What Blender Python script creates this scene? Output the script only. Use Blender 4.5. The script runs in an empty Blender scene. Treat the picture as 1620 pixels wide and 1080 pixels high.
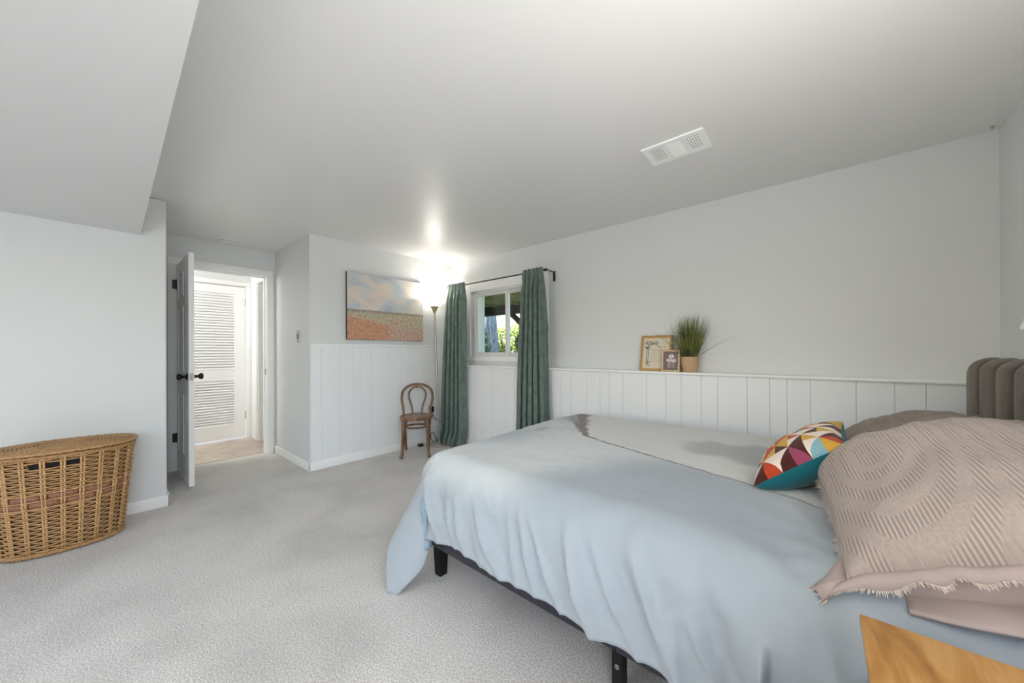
import bpy, bmesh, math, random
from mathutils import Vector, Matrix, noise

random.seed(7)
SC = bpy.context.scene
COL = SC.collection

# ------------------------------------------------------------------ camera
F_PX, CY_PX, YAW, PITCH, ROLL, CAM_H = 561.9, 554.43, 0.7123, 0.0023, 0.0047, 1.173
fw = Vector((-math.sin(YAW), math.cos(YAW), 0)); rt = Vector((math.cos(YAW), math.sin(YAW), 0)); up = Vector((0, 0, 1))
z1 = math.sin(PITCH) * up + math.cos(PITCH) * fw
y1 = math.cos(PITCH) * up - math.sin(PITCH) * fw
x2 = math.cos(ROLL) * rt - math.sin(ROLL) * y1
y2 = math.sin(ROLL) * rt + math.cos(ROLL) * y1
cd = bpy.data.cameras.new('camera'); cam = bpy.data.objects.new('camera', cd); COL.objects.link(cam)
cam.matrix_world = Matrix(((x2.x, y2.x, -z1.x, 0), (x2.y, y2.y, -z1.y, 0), (x2.z, y2.z, -z1.z, CAM_H), (0, 0, 0, 1)))
cd.sensor_width = 36; cd.lens = F_PX / 1620 * 36; cd.shift_y = (CY_PX - 540) / 1620; cd.clip_start = 0.02
SC.camera = cam

# ------------------------------------------------------------------ light
SC.view_settings.view_transform = 'Standard'; SC.view_settings.look = 'None'
SC.view_settings.gamma = 1; SC.view_settings.use_curve_mapping = False
SC.view_settings.exposure = 0.50
SC.cycles.use_denoising = True
SC.cycles.max_bounces = 10; SC.cycles.diffuse_bounces = 7; SC.cycles.caustics_reflective = False; SC.cycles.caustics_refractive = False
SC.cycles.sample_clamp_indirect = 6

W = bpy.data.worlds.new('sky'); SC.world = W; W.use_nodes = True
wn = W.node_tree; wn.nodes.clear()
wo = wn.nodes.new('ShaderNodeOutputWorld'); wb = wn.nodes.new('ShaderNodeBackground'); ws = wn.nodes.new('ShaderNodeTexSky')
ws.sky_type = 'NISHITA'; ws.sun_disc = False; ws.sun_elevation = math.radians(50); ws.sun_rotation = math.radians(200); ws.air_density = 1.2; ws.dust_density = 2.0
wn.links.new(ws.outputs[0], wb.inputs[0]); wb.inputs[1].default_value = 0.45; wn.links.new(wb.outputs[0], wo.inputs[0])

def light(name, kind, loc, energy, color=(1, 1, 1), **kw):
    d = bpy.data.lights.new(name, kind); d.energy = energy; d.color = color
    for k, v in kw.items():
        if k not in ('target',): setattr(d, k, v)
    o = bpy.data.objects.new(name, d); COL.objects.link(o); o.location = loc
    if 'target' in kw:
        o.rotation_euler = (Vector(kw['target']) - Vector(loc)).to_track_quat('-Z', 'Y').to_euler()
    return o
# sun over the garden (does not reach into the room)
light('sun', 'SUN', (-8, 4, 9), 5.0, (1, .95, .86), angle=.01, target=(-6.4, 8.4, 0))
# area light added as daylight, at an added window out of view
light('added_side_light', 'AREA', (0.84, -.45, 1.42), 34, (.93, .97, 1.0), shape='RECTANGLE', size=1.75, size_y=1.2, target=(-3, -.45, 1.42))
# weaker area light added at an unseen, made-up door in the back wall
light('added_back_light', 'AREA', (-1.6, -2.46, 1.1), 3.5, (.94, .97, 1.0), shape='RECTANGLE', size=2.3, size_y=1.95, target=(-1.6, 0, 1.1))

# ------------------------------------------------------------------ helpers
def lin(r, g, b):
    f = lambda c: (c / 12.92 if c <= .04045 else ((c + .055) / 1.055) ** 2.4)
    return (f(r / 255), f(g / 255), f(b / 255), 1)

def new_mat(name):
    m = bpy.data.materials.new(name); m.use_nodes = True
    nt = m.node_tree; b = nt.nodes['Principled BSDF']
    return m, nt, b

def paint(name, col, rough=.6, spec=.3, metal=0, bump=0, bscale=200, var=0, vscale=8, sheen=0, stretch=None, coat=0, var2=0, vscale2=60):
    m, nt, b = new_mat(name); N = nt.nodes; L = nt.links
    b.inputs['Base Color'].default_value = col; b.inputs['Roughness'].default_value = rough
    b.inputs['Specular IOR Level'].default_value = spec; b.inputs['Metallic'].default_value = metal
    b.inputs['Sheen Weight'].default_value = sheen; b.inputs['Coat Weight'].default_value = coat
    tc = N.new('ShaderNodeTexCoord'); mp = N.new('ShaderNodeMapping'); L.new(tc.outputs['Object'], mp.inputs[0])
    if stretch: mp.inputs['Scale'].default_value = stretch
    cur = None
    for v, s in ((var, vscale), (var2, vscale2)):
        if v:
            n = N.new('ShaderNodeTexNoise'); n.inputs['Scale'].default_value = s; n.inputs['Detail'].default_value = 5
            L.new(mp.outputs[0], n.inputs[0])
            r = N.new('ShaderNodeMapRange'); r.inputs['From Min'].default_value = .3; r.inputs['From Max'].default_value = .7
            r.inputs['To Min'].default_value = 1 - v; r.inputs['To Max'].default_value = 1 + v; L.new(n.outputs[0], r.inputs[0])
            mx = N.new('ShaderNodeMix'); mx.data_type = 'RGBA'; mx.blend_type = 'MULTIPLY'; mx.inputs[0].default_value = 1
            if cur: L.new(cur, mx.inputs[6])
            else: mx.inputs[6].default_value = col
            L.new(r.outputs[0], mx.inputs[7]); cur = mx.outputs[2]
    if cur: L.new(cur, b.inputs['Base Color'])
    if bump:
        n = N.new('ShaderNodeTexNoise'); n.inputs['Scale'].default_value = bscale; n.inputs['Detail'].default_value = 3; L.new(mp.outputs[0], n.inputs[0])
        bp = N.new('ShaderNodeBump'); bp.inputs['Strength'].default_value = bump; bp.inputs['Distance'].default_value = .004
        L.new(n.outputs[0], bp.inputs['Height']); L.new(bp.outputs[0], b.inputs['Normal'])
    return m

def ramp_wood(name, cols, scale=(1, 1, 1), nscale=3, rough=.4, dist=2.0, coat=0):
    m, nt, b = new_mat(name); N = nt.nodes; L = nt.links
    tc = N.new('ShaderNodeTexCoord'); mp = N.new('ShaderNodeMapping'); mp.inputs['Scale'].default_value = scale; L.new(tc.outputs['Object'], mp.inputs[0])
    n = N.new('ShaderNodeTexNoise'); n.inputs['Scale'].default_value = nscale; n.inputs['Detail'].default_value = 6; n.inputs['Distortion'].default_value = dist; L.new(mp.outputs[0], n.inputs[0])
    r = N.new('ShaderNodeValToRGB'); L.new(n.outputs[0], r.inputs[0])
    e = r.color_ramp.elements; e[0].position = .3; e[0].color = cols[0]; e[1].position = .7; e[1].color = cols[-1]
    for i, c in enumerate(cols[1:-1]):
        x = e.new(.3 + .4 * (i + 1) / (len(cols) - 1)); x.color = c
    L.new(r.outputs[0], b.inputs['Base Color']); b.inputs['Roughness'].default_value = rough; b.inputs['Coat Weight'].default_value = coat
    return m

def attr_mat(name, rough=.8, sheen=0, bump=0, bscale=300, spec=.2):
    m, nt, b = new_mat(name); N = nt.nodes; L = nt.links
    a = N.new('ShaderNodeVertexColor'); a.layer_name = 'Col'; L.new(a.outputs[0], b.inputs['Base Color'])
    b.inputs['Roughness'].default_value = rough; b.inputs['Sheen Weight'].default_value = sheen; b.inputs['Specular IOR Level'].default_value = spec
    if bump:
        n = N.new('ShaderNodeTexNoise'); n.inputs['Scale'].default_value = bscale
        tc = N.new('ShaderNodeTexCoord'); L.new(tc.outputs['Object'], n.inputs[0])
        bp = N.new('ShaderNodeBump'); bp.inputs['Strength'].default_value = bump; bp.inputs['Distance'].default_value = .003
        L.new(n.outputs[0], bp.inputs['Height']); L.new(bp.outputs[0], b.inputs['Normal'])
    return m

def tag(o, label=None, cat=None, group=None, kind=None):
    if label: o['label'] = label
    if cat: o['category'] = cat
    if group: o['group'] = group
    if kind: o['kind'] = kind
    return o

def empty(name, loc=(0, 0, 0), rz=0, **kw):
    o = bpy.data.objects.new(name, None); COL.objects.link(o); o.location = loc; o.rotation_euler = (0, 0, rz); o.empty_display_size = .05
    return tag(o, **kw)

def world_loc(o):
    v = Vector((0, 0, 0))
    while o:
        v += o.location; o = o.parent
    return v

class MB:
    """collects geometry in one bmesh"""
    def __init__(s): s.bm = bmesh.new()
    def box(s, x0, x1, y0, y1, z0, z1, bev=0, seg=2, M=None):
        r = bmesh.ops.create_cube(s.bm, size=1); vs = r['verts']
        for v in vs:
            v.co = Vector(((x0 + x1) / 2 + v.co.x * (x1 - x0), (y0 + y1) / 2 + v.co.y * (y1 - y0), (z0 + z1) / 2 + v.co.z * (z1 - z0)))
        if bev:
            es = list({e for v in vs for e in v.link_edges})
            rr = bmesh.ops.bevel(s.bm, geom=es, offset=bev, segments=seg, affect='EDGES', profile=.5)
            vs = list({v for f in rr['faces'] for v in f.verts} | {v for v in vs if v.is_valid})
        if M:
            for v in vs: v.co = M @ v.co
        return s
    def quad(s, pts):
        s.bm.faces.new([s.bm.verts.new(p) for p in pts]); return s
    def tube(s, path, r, n=8, cap=True, closed=False, flat=1.0):
        path = [Vector(p) for p in path]; m = len(path); rings = []
        rr = r if isinstance(r, (list, tuple)) else [r] * m
        t0 = None
        for i, p in enumerate(path):
            if closed: t = path[(i + 1) % m] - path[i - 1]
            else: t = path[min(i + 1, m - 1)] - path[max(i - 1, 0)]
            if t.length < 1e-9: t = Vector((0, 0, 1))
            t.normalize()
            if t0 is None:
                a = Vector((0, 0, 1)) if abs(t.z) < .9 else Vector((1, 0, 0))
                nrm = (a - t * a.dot(t)).normalized()
            else:
                nrm = (nrm - t * nrm.dot(t))
                nrm = nrm.normalized() if nrm.length > 1e-6 else t.orthogonal().normalized()
            t0 = t; bi = t.cross(nrm)
            rings.append([s.bm.verts.new(p + (nrm * math.cos(2 * math.pi * k / n) * flat + bi * math.sin(2 * math.pi * k / n)) * rr[i]) for k in range(n)])
        pairs = [(i, i + 1) for i in range(m - 1)] + ([(m - 1, 0)] if closed else [])
        for i, j in pairs:
            for k in range(n):
                s.bm.faces.new((rings[i][k], rings[i][(k + 1) % n], rings[j][(k + 1) % n], rings[j][k]))
        if cap and not closed:
            s.bm.faces.new(rings[0][::-1]); s.bm.faces.new(rings[-1])
        return s
    def lathe(s, prof, n=24, c=(0, 0, 0), axis='z', cap=True):
        rings = []
        for r, h in prof:
            ring = []
            for k in range(n):
                a = 2 * math.pi * k / n; u, v = r * math.cos(a), r * math.sin(a)
                p = {'z': (u, v, h), 'x': (h, u, v), 'y': (u, h, v)}[axis]
                ring.append(s.bm.verts.new(Vector(p) + Vector(c)))
            rings.append(ring)
        for a, b in zip(rings, rings[1:]):
            for k in range(n): s.bm.faces.new((a[k], a[(k + 1) % n], b[(k + 1) % n], b[k]))
        if cap:
            s.bm.faces.new(rings[0][::-1]); s.bm.faces.new(rings[-1])
        return s
    def grid(s, fn, nu, nv):
        V = [[s.bm.verts.new(fn(i / nu, j / nv)) for j in range(nv + 1)] for i in range(nu + 1)]
        for i in range(nu):
            for j in range(nv): s.bm.faces.new((V[i][j], V[i + 1][j], V[i + 1][j + 1], V[i][j + 1]))
        return s
    def build(s, name, mat, parent=None, smooth=False, local=False, fix=True, **kw):
        if fix: bmesh.ops.recalc_face_normals(s.bm, faces=s.bm.faces[:])
        if smooth:
            for f in s.bm.faces: f.smooth = True
            if smooth != 'all':
                for e in s.bm.edges:
                    if len(e.link_faces) == 2 and e.calc_face_angle(0) > math.radians(40): e.smooth = False
        me = bpy.data.meshes.new(name)
        if parent is not None and not local:
            s.bm.transform(Matrix.Translation(-world_loc(parent)))
        s.bm.to_mesh(me); s.bm.free()
        o = bpy.data.objects.new(name, me); COL.objects.link(o)
        for mm in (mat if isinstance(mat, (list, tuple)) else [mat]): me.materials.append(mm)
        if parent is not None: o.parent = parent
        return tag(o, **kw)

def copy_obj(o, parent=None, loc=None):
    c = o.copy(); COL.objects.link(c)
    if parent is not None: c.parent = parent
    if loc is not None: c.location = loc
    return c

def catmull(pts, per=8, closed=False):
    P = [Vector(p) for p in pts]; out = []; n = len(P)
    for i in range(n if closed else n - 1):
        if closed: a, b, c, d = P[i - 1], P[i], P[(i + 1) % n], P[(i + 2) % n]
        else: a, b, c, d = P[max(i - 1, 0)], P[i], P[i + 1], P[min(i + 2, n - 1)]
        for k in range(per):
            t = k / per
            out.append(.5 * ((2 * b) + (c - a) * t + (2 * a - 5 * b + 4 * c - d) * t * t + (3 * b - a - 3 * c + d) * t ** 3))
    if not closed: out.append(P[-1])
    return out

def sst(a, b, x):
    t = min(1, max(0, (x - a) / (b - a))); return t * t * (3 - 2 * t)
def lerp(a, b, t): return a + (b - a) * t

# ------------------------------------------------------------------ materials
M_WALL = paint('wall_paint', (.735, .75, .748, 1), .55, .35, bump=.06, bscale=260)
M_CEIL = paint('ceiling_paint', (.77, .77, .76, 1), .40, .5, bump=.03, bscale=120)
M_PLANK = paint('plank_paint', (.87, .88, .89, 1), .5, .35)
M_TRIM = paint('trim_white', (.93, .93, .92, 1), .4, .4)
M_DOOR = paint('door_white', (.93, .93, .92, 1), .38, .4)
M_DARKGAP = paint('black_gap', (.01, .01, .012, 1), .8)
M_BLACK = paint('black_metal', (.012, .011, .011, 1), .35, .5, metal=.3)
M_BRONZE = paint('bronze_metal', (.05, .035, .027, 1), .4, .5, metal=.6)
M_STEEL = paint('steel', (.36, .34, .31, 1), .35, .5, metal=.9)
M_NICKEL = paint('brushed_nickel', (.52, .49, .45, 1), .38, .5, metal=.75)
M_PLASTIC_W = paint('white_plastic', (.8, .8, .78, 1), .4, .4)
M_PLASTIC_K = paint('black_plastic', (.015, .015, .016, 1), .45, .4)
M_VINYL = ramp_wood('hall_vinyl', [lin(176, 160, 146), lin(190, 175, 161), lin(203, 189, 175)], (1, 1, 1), 5, .45, 1.0)
M_CHAIR = ramp_wood('bentwood', [lin(92, 60, 30), lin(118, 80, 42), lin(140, 98, 54)], (6, 6, 1.2), 4, .35, 1.0, .3)
M_SEAT = ramp_wood('seat_wood', [lin(104, 68, 42), lin(132, 92, 62), lin(150, 108, 76)], (6, 1.5, 1), 4, .3, 1.0, .3)

# carpet: tight pile, colour flecks, trodden patches
def carpet():
    m, nt, b = new_mat('carpet'); N = nt.nodes; L = nt.links
    tc = N.new('ShaderNodeTexCoord')
    def nz(sc, det=3):
        n = N.new('ShaderNodeTexNoise'); n.inputs['Scale'].default_value = sc; n.inputs['Detail'].default_value = det; L.new(tc.outputs['Object'], n.inputs[0]); return n
    r1 = N.new('ShaderNodeValToRGB'); L.new(nz(150, 3).outputs[0], r1.inputs[0])
    e = r1.color_ramp.elements; e[0].position = .3; e[0].color = lin(180, 174, 168); e[1].position = .7; e[1].color = lin(245, 240, 235)
    r2 = N.new('ShaderNodeMapRange'); L.new(nz(1.7, 6).outputs[0], r2.inputs[0])
    for k, v in zip(('From Min', 'From Max', 'To Min', 'To Max'), (.36, .56, .86, 1.03)): r2.inputs[k].default_value = v
    mx = N.new('ShaderNodeMix'); mx.data_type = 'RGBA'; mx.blend_type = 'MULTIPLY'; mx.inputs[0].default_value = 1
    L.new(r1.outputs[0], mx.inputs[6]); L.new(r2.outputs[0], mx.inputs[7]); L.new(mx.outputs[2], b.inputs['Base Color'])
    b.inputs['Roughness'].default_value = .95; b.inputs['Specular IOR Level'].default_value = .1; b.inputs['Sheen Weight'].default_value = .15
    bp = N.new('ShaderNodeBump'); bp.inputs['Strength'].default_value = .7; bp.inputs['Distance'].default_value = .006
    L.new(nz(260, 3).outputs[0], bp.inputs['Height']); L.new(bp.outputs[0], b.inputs['Normal'])
    return m
M_CARPET = carpet()

def glass_mat():
    m = bpy.data.materials.new('window_glass'); m.use_nodes = True; nt = m.node_tree; nt.nodes.clear(); N = nt.nodes
    o = N.new('ShaderNodeOutputMaterial'); t = N.new('ShaderNodeBsdfTransparent'); g = N.new('ShaderNodeBsdfGlossy'); x = N.new('ShaderNodeMixShader'); fr = N.new('ShaderNodeFresnel')
    g.inputs['Roughness'].default_value = .0; t.inputs[0].default_value = (.95, .97, .96, 1)
    nt.nodes.remove(fr); lw = N.new('ShaderNodeLayerWeight'); p5 = N.new('ShaderNodeMath'); p5.operation = 'POWER'; p5.inputs[1].default_value = 4; ma = N.new('ShaderNodeMath'); ma.operation = 'MULTIPLY_ADD'; ma.inputs[1].default_value = .9; ma.inputs[2].default_value = .035
    nt.links.new(lw.outputs['Facing'], p5.inputs[0]); nt.links.new(p5.outputs[0], ma.inputs[0])
    nt.links.new(ma.outputs[0], x.inputs[0]); nt.links.new(t.outputs[0], x.inputs[1]); nt.links.new(g.outputs[0], x.inputs[2]); nt.links.new(x.outputs[0], o.inputs[0])
    return m
M_GLASS = glass_mat()

# ------------------------------------------------------------------ the room
H = 2.346
XF, YW, XR, YL, YB = -3.80, 3.138, .735, 3.0, -2.40      # far wall, window wall, headboard wall, ledge face, back wall
XA, YA0, YA1 = -4.853, .332, 1.347                        # alcove
ST = dict(kind='structure')

MB().quad([(XF, YB, 0), (XR, YB, 0), (XR, YL, 0), (XF, YL, 0)]).quad([(XA - .117, YA0, 0), (XF, YA0, 0), (XF, YA1, 0), (XA - .117, YA1, 0)]).build('floor', M_CARPET, label='pale beige wall-to-wall carpet of the bedroom', cat='floor', **ST)
MB().box(-7.2, XA - .117, -1.0, 2.4, -.05, 0).build('hall_floor', M_VINYL, label='light brown vinyl floor of the hall beyond the open door', cat='floor', **ST)
MB().box(XA - .145, XA - .085, .49, 1.265, 0, .008, .003).build('threshold_strip', paint('threshold', lin(205, 190, 172), .4), label='narrow beige strip between carpet and hall floor in the doorway', cat='threshold', **ST)
MB().box(-7.2, XR + .15, YB - .15, YW + .2, H, H + .12).build('ceiling', M_CEIL, label='flat pale grey painted ceiling', cat='ceiling', **ST)
# dropped soffit along the left
o = MB()
q = [(XF, .193), (XR, .138), (XR, -1.1), (XF, -1.1)]
lo = [o.bm.verts.new((x, y, 2.049)) for x, y in q]; hi = [o.bm.verts.new((x, y, H)) for x, y in q]
o.bm.faces.new(lo[::-1])
for i in range(4): o.bm.faces.new((lo[i], lo[(i + 1) % 4], hi[(i + 1) % 4], hi[i]))
o.build('ceiling_soffit', M_WALL, label='dropped grey soffit running along the left of the ceiling', cat='soffit', **ST)

MB().box(XF - .12, XF, YB - .1, YA0, 0, H, .012, 3).build('wall_left', M_WALL, label='plain grey wall behind the wicker hamper', cat='wall', **ST)
MB().box(XA - .117, XF - .06, YA0 - .12, YA0, 0, H).build('wall_alcove_left', M_WALL, label='hidden side wall of the door alcove', cat='wall', **ST)
wf = MB().box(XF - .10, XF, YA1, YW + .12, 0, H).build('wall_far', M_WALL, label='grey far wall with white plank wainscot below the landscape painting', cat='wall', **ST)
MB().box(XA - .117, XF - .10, YA1, YA1 + .1, 0, H).build('wall_alcove_right', M_WALL, label='narrow grey return wall right of the open door', cat='wall', **ST)
DY0, DY1, DZ = .497, 1.256, 2.052
MB().box(XA - .117, XA, YA0 - .12, DY0 - .02, 0, H).box(XA - .117, XA, DY1 + .02, YA1 + .1, 0, H).box(XA - .117, XA, DY0 - .02, DY1 + .02, DZ + .02, H).build('wall_alcove_back', M_WALL, label='grey wall around the doorway at the back of the alcove', cat='wall', **ST)
# window wall: upper part with opening, lower part proud with planks
WX0, WX1, WZ0, WZ1 = -3.36, -2.30, 1.10, 1.935
o = MB().box(XF - .1, WX0, YW, YW + .2, .9, H).box(WX1, XR + .15, YW, YW + .2, .9, H).box(WX0, WX1, YW, YW + .2, .9, WZ0).box(WX0, WX1, YW, YW + .2, WZ1, H)
o.box(XF - .1, XR + .15, YL + .008, YW + .2, 0, .985)
ww = o.build('wall_window', M_WALL, label='long grey wall with the window, plank wainscot and ledge', cat='wall', **ST)
# headboard wall with an opening added for the side light, out of view
SW = (-1.35, .45, .80, 2.04)
MB().box(XR, XR + .15, SW[1], YW + .2, 0, H).box(XR, XR + .15, YB - .1, SW[0], 0, H).box(XR, XR + .15, SW[0], SW[1], 0, SW[2]).box(XR, XR + .15, SW[0], SW[1], SW[3], H).build('wall_right', M_WALL, label='plain grey wall behind the headboard', cat='wall', **ST)
MB().box(XF - .12, -2.75, YB - .15, YB, 0, H).box(-.45, XR + .15, YB - .15, YB, 0, H).box(-2.75, -.45, YB - .15, YB, 2.05, H).build('wall_back', M_WALL, label='grey wall behind the camera, with a door opening added for light', cat='wall', **ST)

# wainscot planks
def planks(edges, mk, z0, z1, parent):
    for a, b in zip(edges, edges[1:]):
        mk(a + .0007, b - .0007, z0, z1).build('plank', M_PLANK, parent)
far_e = [YA1 + .012, 1.454, 1.637, 1.767, 1.861, 1.977, 2.184, 2.343, 2.454, 2.627, 2.831, 2.999]
planks(far_e, lambda a, b, z0, z1: MB().box(XF - .004, XF + .009, a, b, z0, z1, .0022, 1), .06, 1.238, wf)
win_e = [XF + .004, -3.62, -3.50, -3.365, -3.208, -3.102, -2.923, -2.778, -2.697, -2.565, -2.41, -2.30, -2.17, -2.06, -1.953, -1.835, -1.663, -1.525, -1.429, -1.306, -1.097, -.941, -.824, -.681, -.571, -.386, -.256, -.162, -.042, .171, .332, .452, .60, XR - .004]
planks(win_e, lambda a, b, z0, z1: MB().box(a, b, YL, YL + .012, z0, z1, .0022, 1), .06, .984, ww)

# trims
TL = 'trim'
def trim(name, mb, label, smooth=True): return mb.build(name, M_TRIM, smooth=smooth, label=label, cat='trim', **ST)
trim('trim_1', MB().box(XF, XF + .022, YA1 + .004, YL + .06, 1.236, 1.258, .006, 3), 'thin white chair rail on the far wall under the painting')
trim('trim_2', MB().box(XF + .001, XR - .001, YL - .020, YW, .982, 1.003, .009, 4), 'long white ledge cap on the window wall')
trim('trim_3', MB().box(XF + .001, XF + .03, YL - .006, YL + .002, .085, .983, .002), 'slim white corner strip at the end of the ledge wall')
bh = .088
def base(name, x0, x1, y0, y1, label): return trim(name, MB().box(x0, x1, y0, y1, 0, bh, .006, 2), label)
base('baseboard_left', XF, XF + .016, YB, YA0 + .016, 'white baseboard behind the wicker hamper')
base('baseboard_alcove_left', XA, XF + .016, YA0, YA0 + .016, 'white baseboard hidden behind the open door')
base('baseboard_alcove_right', XA + .002, XF + .016, YA1 - .016, YA1, 'white baseboard of the return wall right of the door')
base('baseboard_far', XF, XF + .016, YA1 - .016, YL, 'white baseboard under the far plank wainscot')
base('baseboard_window', XF + .016, XR, YL - .016, YL, 'white baseboard along the window wall')
base('baseboard_right', XR - .016, XR, YB, YL - .02, 'white baseboard behind the headboard')

# ------------------------------------------------------------------ door 1: open six panel door
c = MB()
for y0, y1 in ((DY0 - .068, DY0 - .006), (DY1 + .006, DY1 + .070)): c.box(XA, XA + .018, y0, y1, 0, DZ + .006, .005, 2)
c.box(XA, XA + .018, DY0 - .068, DY1 + .070, DZ + .006, DZ + .072, .005, 2)
c.box(XA - .135, XA - .117, DY0 - .068, DY0 - .006, 0, DZ + .07).box(XA - .135, XA - .117, DY1 + .006, DY1 + .07, 0, DZ + .07).box(XA - .135, XA - .117, DY0 - .068, DY1 + .07, DZ + .006, DZ + .072)
door = empty('door_1', (XA, DY0, 0), label='white six-panel door standing open in the alcove with black knobs', cat='door', **ST)
c.build('casing', M_TRIM, door, smooth=True)
MB().box(XA - .117, XA, DY0 - .02, DY0, 0, DZ).box(XA - .117, XA, DY1, DY1 + .02, 0, DZ).box(XA - .117, XA, DY0 - .02, DY1 + .02, DZ, DZ + .02).box(XA - .075, XA - .04, DY1 - .012, DY1, 0, DZ).box(XA - .075, XA - .04, DY0, DY1, DZ - .012, DZ).build('jamb', M_TRIM, door)
MB().box(XA - .052, XA - .012, DY1 - .0025, DY1 + .001, .92, .985).build('strike_plate', M_STEEL, door, label='steel strike plate on the right jamb')
dx0, dx1, dy0, dy1, dzb, dzt = XA - .018, -4.126, .497, .534, .012, 2.046
slab = MB().box(dx0 + .05, dx1 - .05, dy0 + .010, dy1 - .010, dzb + .05, dzt - .05)
xs = [dx0, dx0 + .115, (dx0 + dx1) / 2 - .05, (dx0 + dx1) / 2 + .05, dx1 - .115, dx1]
zs = [dzb, .245, .79, 1.0, 1.60, 1.70, 1.925, dzt]
for a, b in ((0, 1), (4, 5)): slab.box(xs[a], xs[b], dy0, dy1, dzb, dzt, .0015, 1)
for a, b in ((0, 1), (2, 3), (4, 5), (6, 7)): slab.box(xs[1] - .002, xs[4] + .002, dy0 + .0003, dy1 - .0003, zs[a], zs[b])
slab.box(xs[2], xs[3], dy0 + .0006, dy1 - .0006, zs[0], zs[7])
slab.build('door_leaf', M_DOOR, door)
for (za, zb) in ((zs[1], zs[2]), (zs[3], zs[4]), (zs[5], zs[6])):
    for (xa, xb) in ((xs[1], xs[2]), (xs[3], xs[4])):
        p = MB().box(xa + .018, xb - .018, dy0 + .003, dy1 - .003, za + .018, zb - .018, .009, 1)
        p.box(xa + .001, xb - .001, dy0 + .006, dy0 + .012, za + .001, zb - .001, .005, 1)
        p.build('panel', M_DOOR, door)
kx, kz = -4.19, .965
for sgn, yy in ((-1, dy0), (1, dy1)):
    prof = [(.001, 0), (.031, 0), (.031, .006), (.014, .011), (.011, .03), (.016, .036), (.026, .045), (.028, .058), (.022, .068), (.001, .071)]
    MB().lathe([(r, sgn * h) for r, h in prof], 20, (kx, yy, kz), 'y').build('knob', M_BLACK, door, smooth='all', label='black round door knob')
MB().box(dx1 - .0005, dx1 + .0015, dy0 + .006, dy1 - .006, kz - .03, kz + .03).build('latch_plate', M_STEEL, door, label='steel latch plate on the door edge')
for hz in (1.855, .332):
    h = MB().box(XA + .0, XA + .020, dy0 - .036, dy0 - .004, hz - .045, hz + .045, .001, 1).tube([(XA + .012, dy0 - .006, hz - .048), (XA + .012, dy0 - .006, hz + .048)], .007, 10)
    h.build('hinge', M_BLACK, door, label='black door hinge')

# ------------------------------------------------------------------ the hall and louvred door
HX = -5.99
LD0, LD1 = .546, 1.306
MB().box(HX - .12, HX, -1.0, LD0 - .01, 0, H).box(HX - .12, HX, LD1 + .01, 1.5, 0, H).box(HX - .12, HX, LD0 - .01, LD1 + .01, 2.078, H).build('wall_hall', M_WALL, label='grey hall wall around the louvred door', cat='wall', **ST)
MB().box(HX, -5.66, 1.37, 1.49, 0, H).box(-5.66, XA - .117, 1.37, 1.49, 2.09, H).box(-5.0, XA - .117, 1.37, 1.49, 0, H).build('wall_hall_right', M_TRIM, label='white right wall of the hall with a doorway', cat='wall', **ST)
MB().box(-6.2, XA - .117, 2.4, 2.5, 0, H).box(-6.2, XA - .117, -1.1, -1.0, 0, H).box(XA - .23, XA - .117, -1.0, YA0 - .1, 0, H).box(-6.2, -6.11, 1.5, 2.4, 0, H).box(XA - .2, XA - .117, 1.5, 2.4, 0, H).build('wall_hall_ends', M_WALL, label='end walls of the hall out of sight', cat='wall', **ST)
tr = MB()
for x0, x1 in ((-5.735, -5.664),): tr.box(x0, x1, 1.352, 1.37, 0, 2.10, .005, 2)
tr.box(-5.735, -4.99, 1.352, 1.37, 2.09, 2.155, .005, 2).box(-5.66, -5.645, 1.37, 1.49, 0, 2.09)
jb = trim('trim_4', tr, 'white casing and jamb of the second hall doorway')
MB().box(-5.645, -5.6425, 1.425, 1.455, .95, 1.01, 0).build('strike_plate', M_STEEL, jb, label='steel strike plate')
base('baseboard_hall', HX, HX + .014, -1.0, LD0 - .065, 'white baseboard in the hall')
ld = empty('door_2', (HX, LD0, 0), label='white closet door with two louvred panels beyond the doorway', cat='door', **ST)
c = MB()
for y0, y1 in ((LD0 - .066, LD0 - .004), (LD1 + .004, LD1 + .062)): c.box(HX, HX + .018, y0, y1, 0, 2.08, .005, 2)
c.box(HX, HX + .018, LD0 - .066, LD1 + .062, 2.08, 2.142, .005, 2)
c.build('casing', M_TRIM, ld, smooth=True)
LX0, LX1 = HX - .045, HX - .008
lv = MB()
for y0, y1 in ((LD0, LD0 + .12), (LD1 - .12, LD1)): lv.box(LX0, LX1, y0, y1, .018, 2.07, .0015, 1)
for z0, z1 in ((.018, .205), (.80, .95), (1.965, 2.07)): lv.box(LX0 + .0004, LX1 - .0004, LD0 + .118, LD1 - .118, z0, z1)
lv.box(LX0 + .001, LX0 + .006, LD0 + .11, LD1 - .11, .2, 1.97)
lv.build('door_frame', M_DOOR, ld)
sl0 = None
for z0, z1, n in ((.205, .80, 17), (.95, 1.965, 28)):
    for i in range(n):
        z = z0 + (i + .5) * (z1 - z0) / n; hh = (z1 - z0) / n * .56
        if sl0 is None:
            Mx = Matrix.Translation((LX1 - .014, (LD0 + LD1) / 2, z)) @ Matrix.Rotation(math.radians(-38), 4, 'Y')
            sl0 = MB().box(-.003, .003, -(LD1 - LD0) / 2 + .119, (LD1 - LD0) / 2 - .119, -hh, hh, .0012, 1, Mx).build('slat', M_DOOR, ld); zf = z
        else: copy_obj(sl0, ld, (0, 0, z - zf))
for hz in (1.868, .317): MB().box(LX1 - .002, LX1 + .011, LD1 - .005, LD1 + .011, hz - .05, hz + .05, .002, 1).build('hinge', M_STEEL, ld, label='dark steel hinge')
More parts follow.
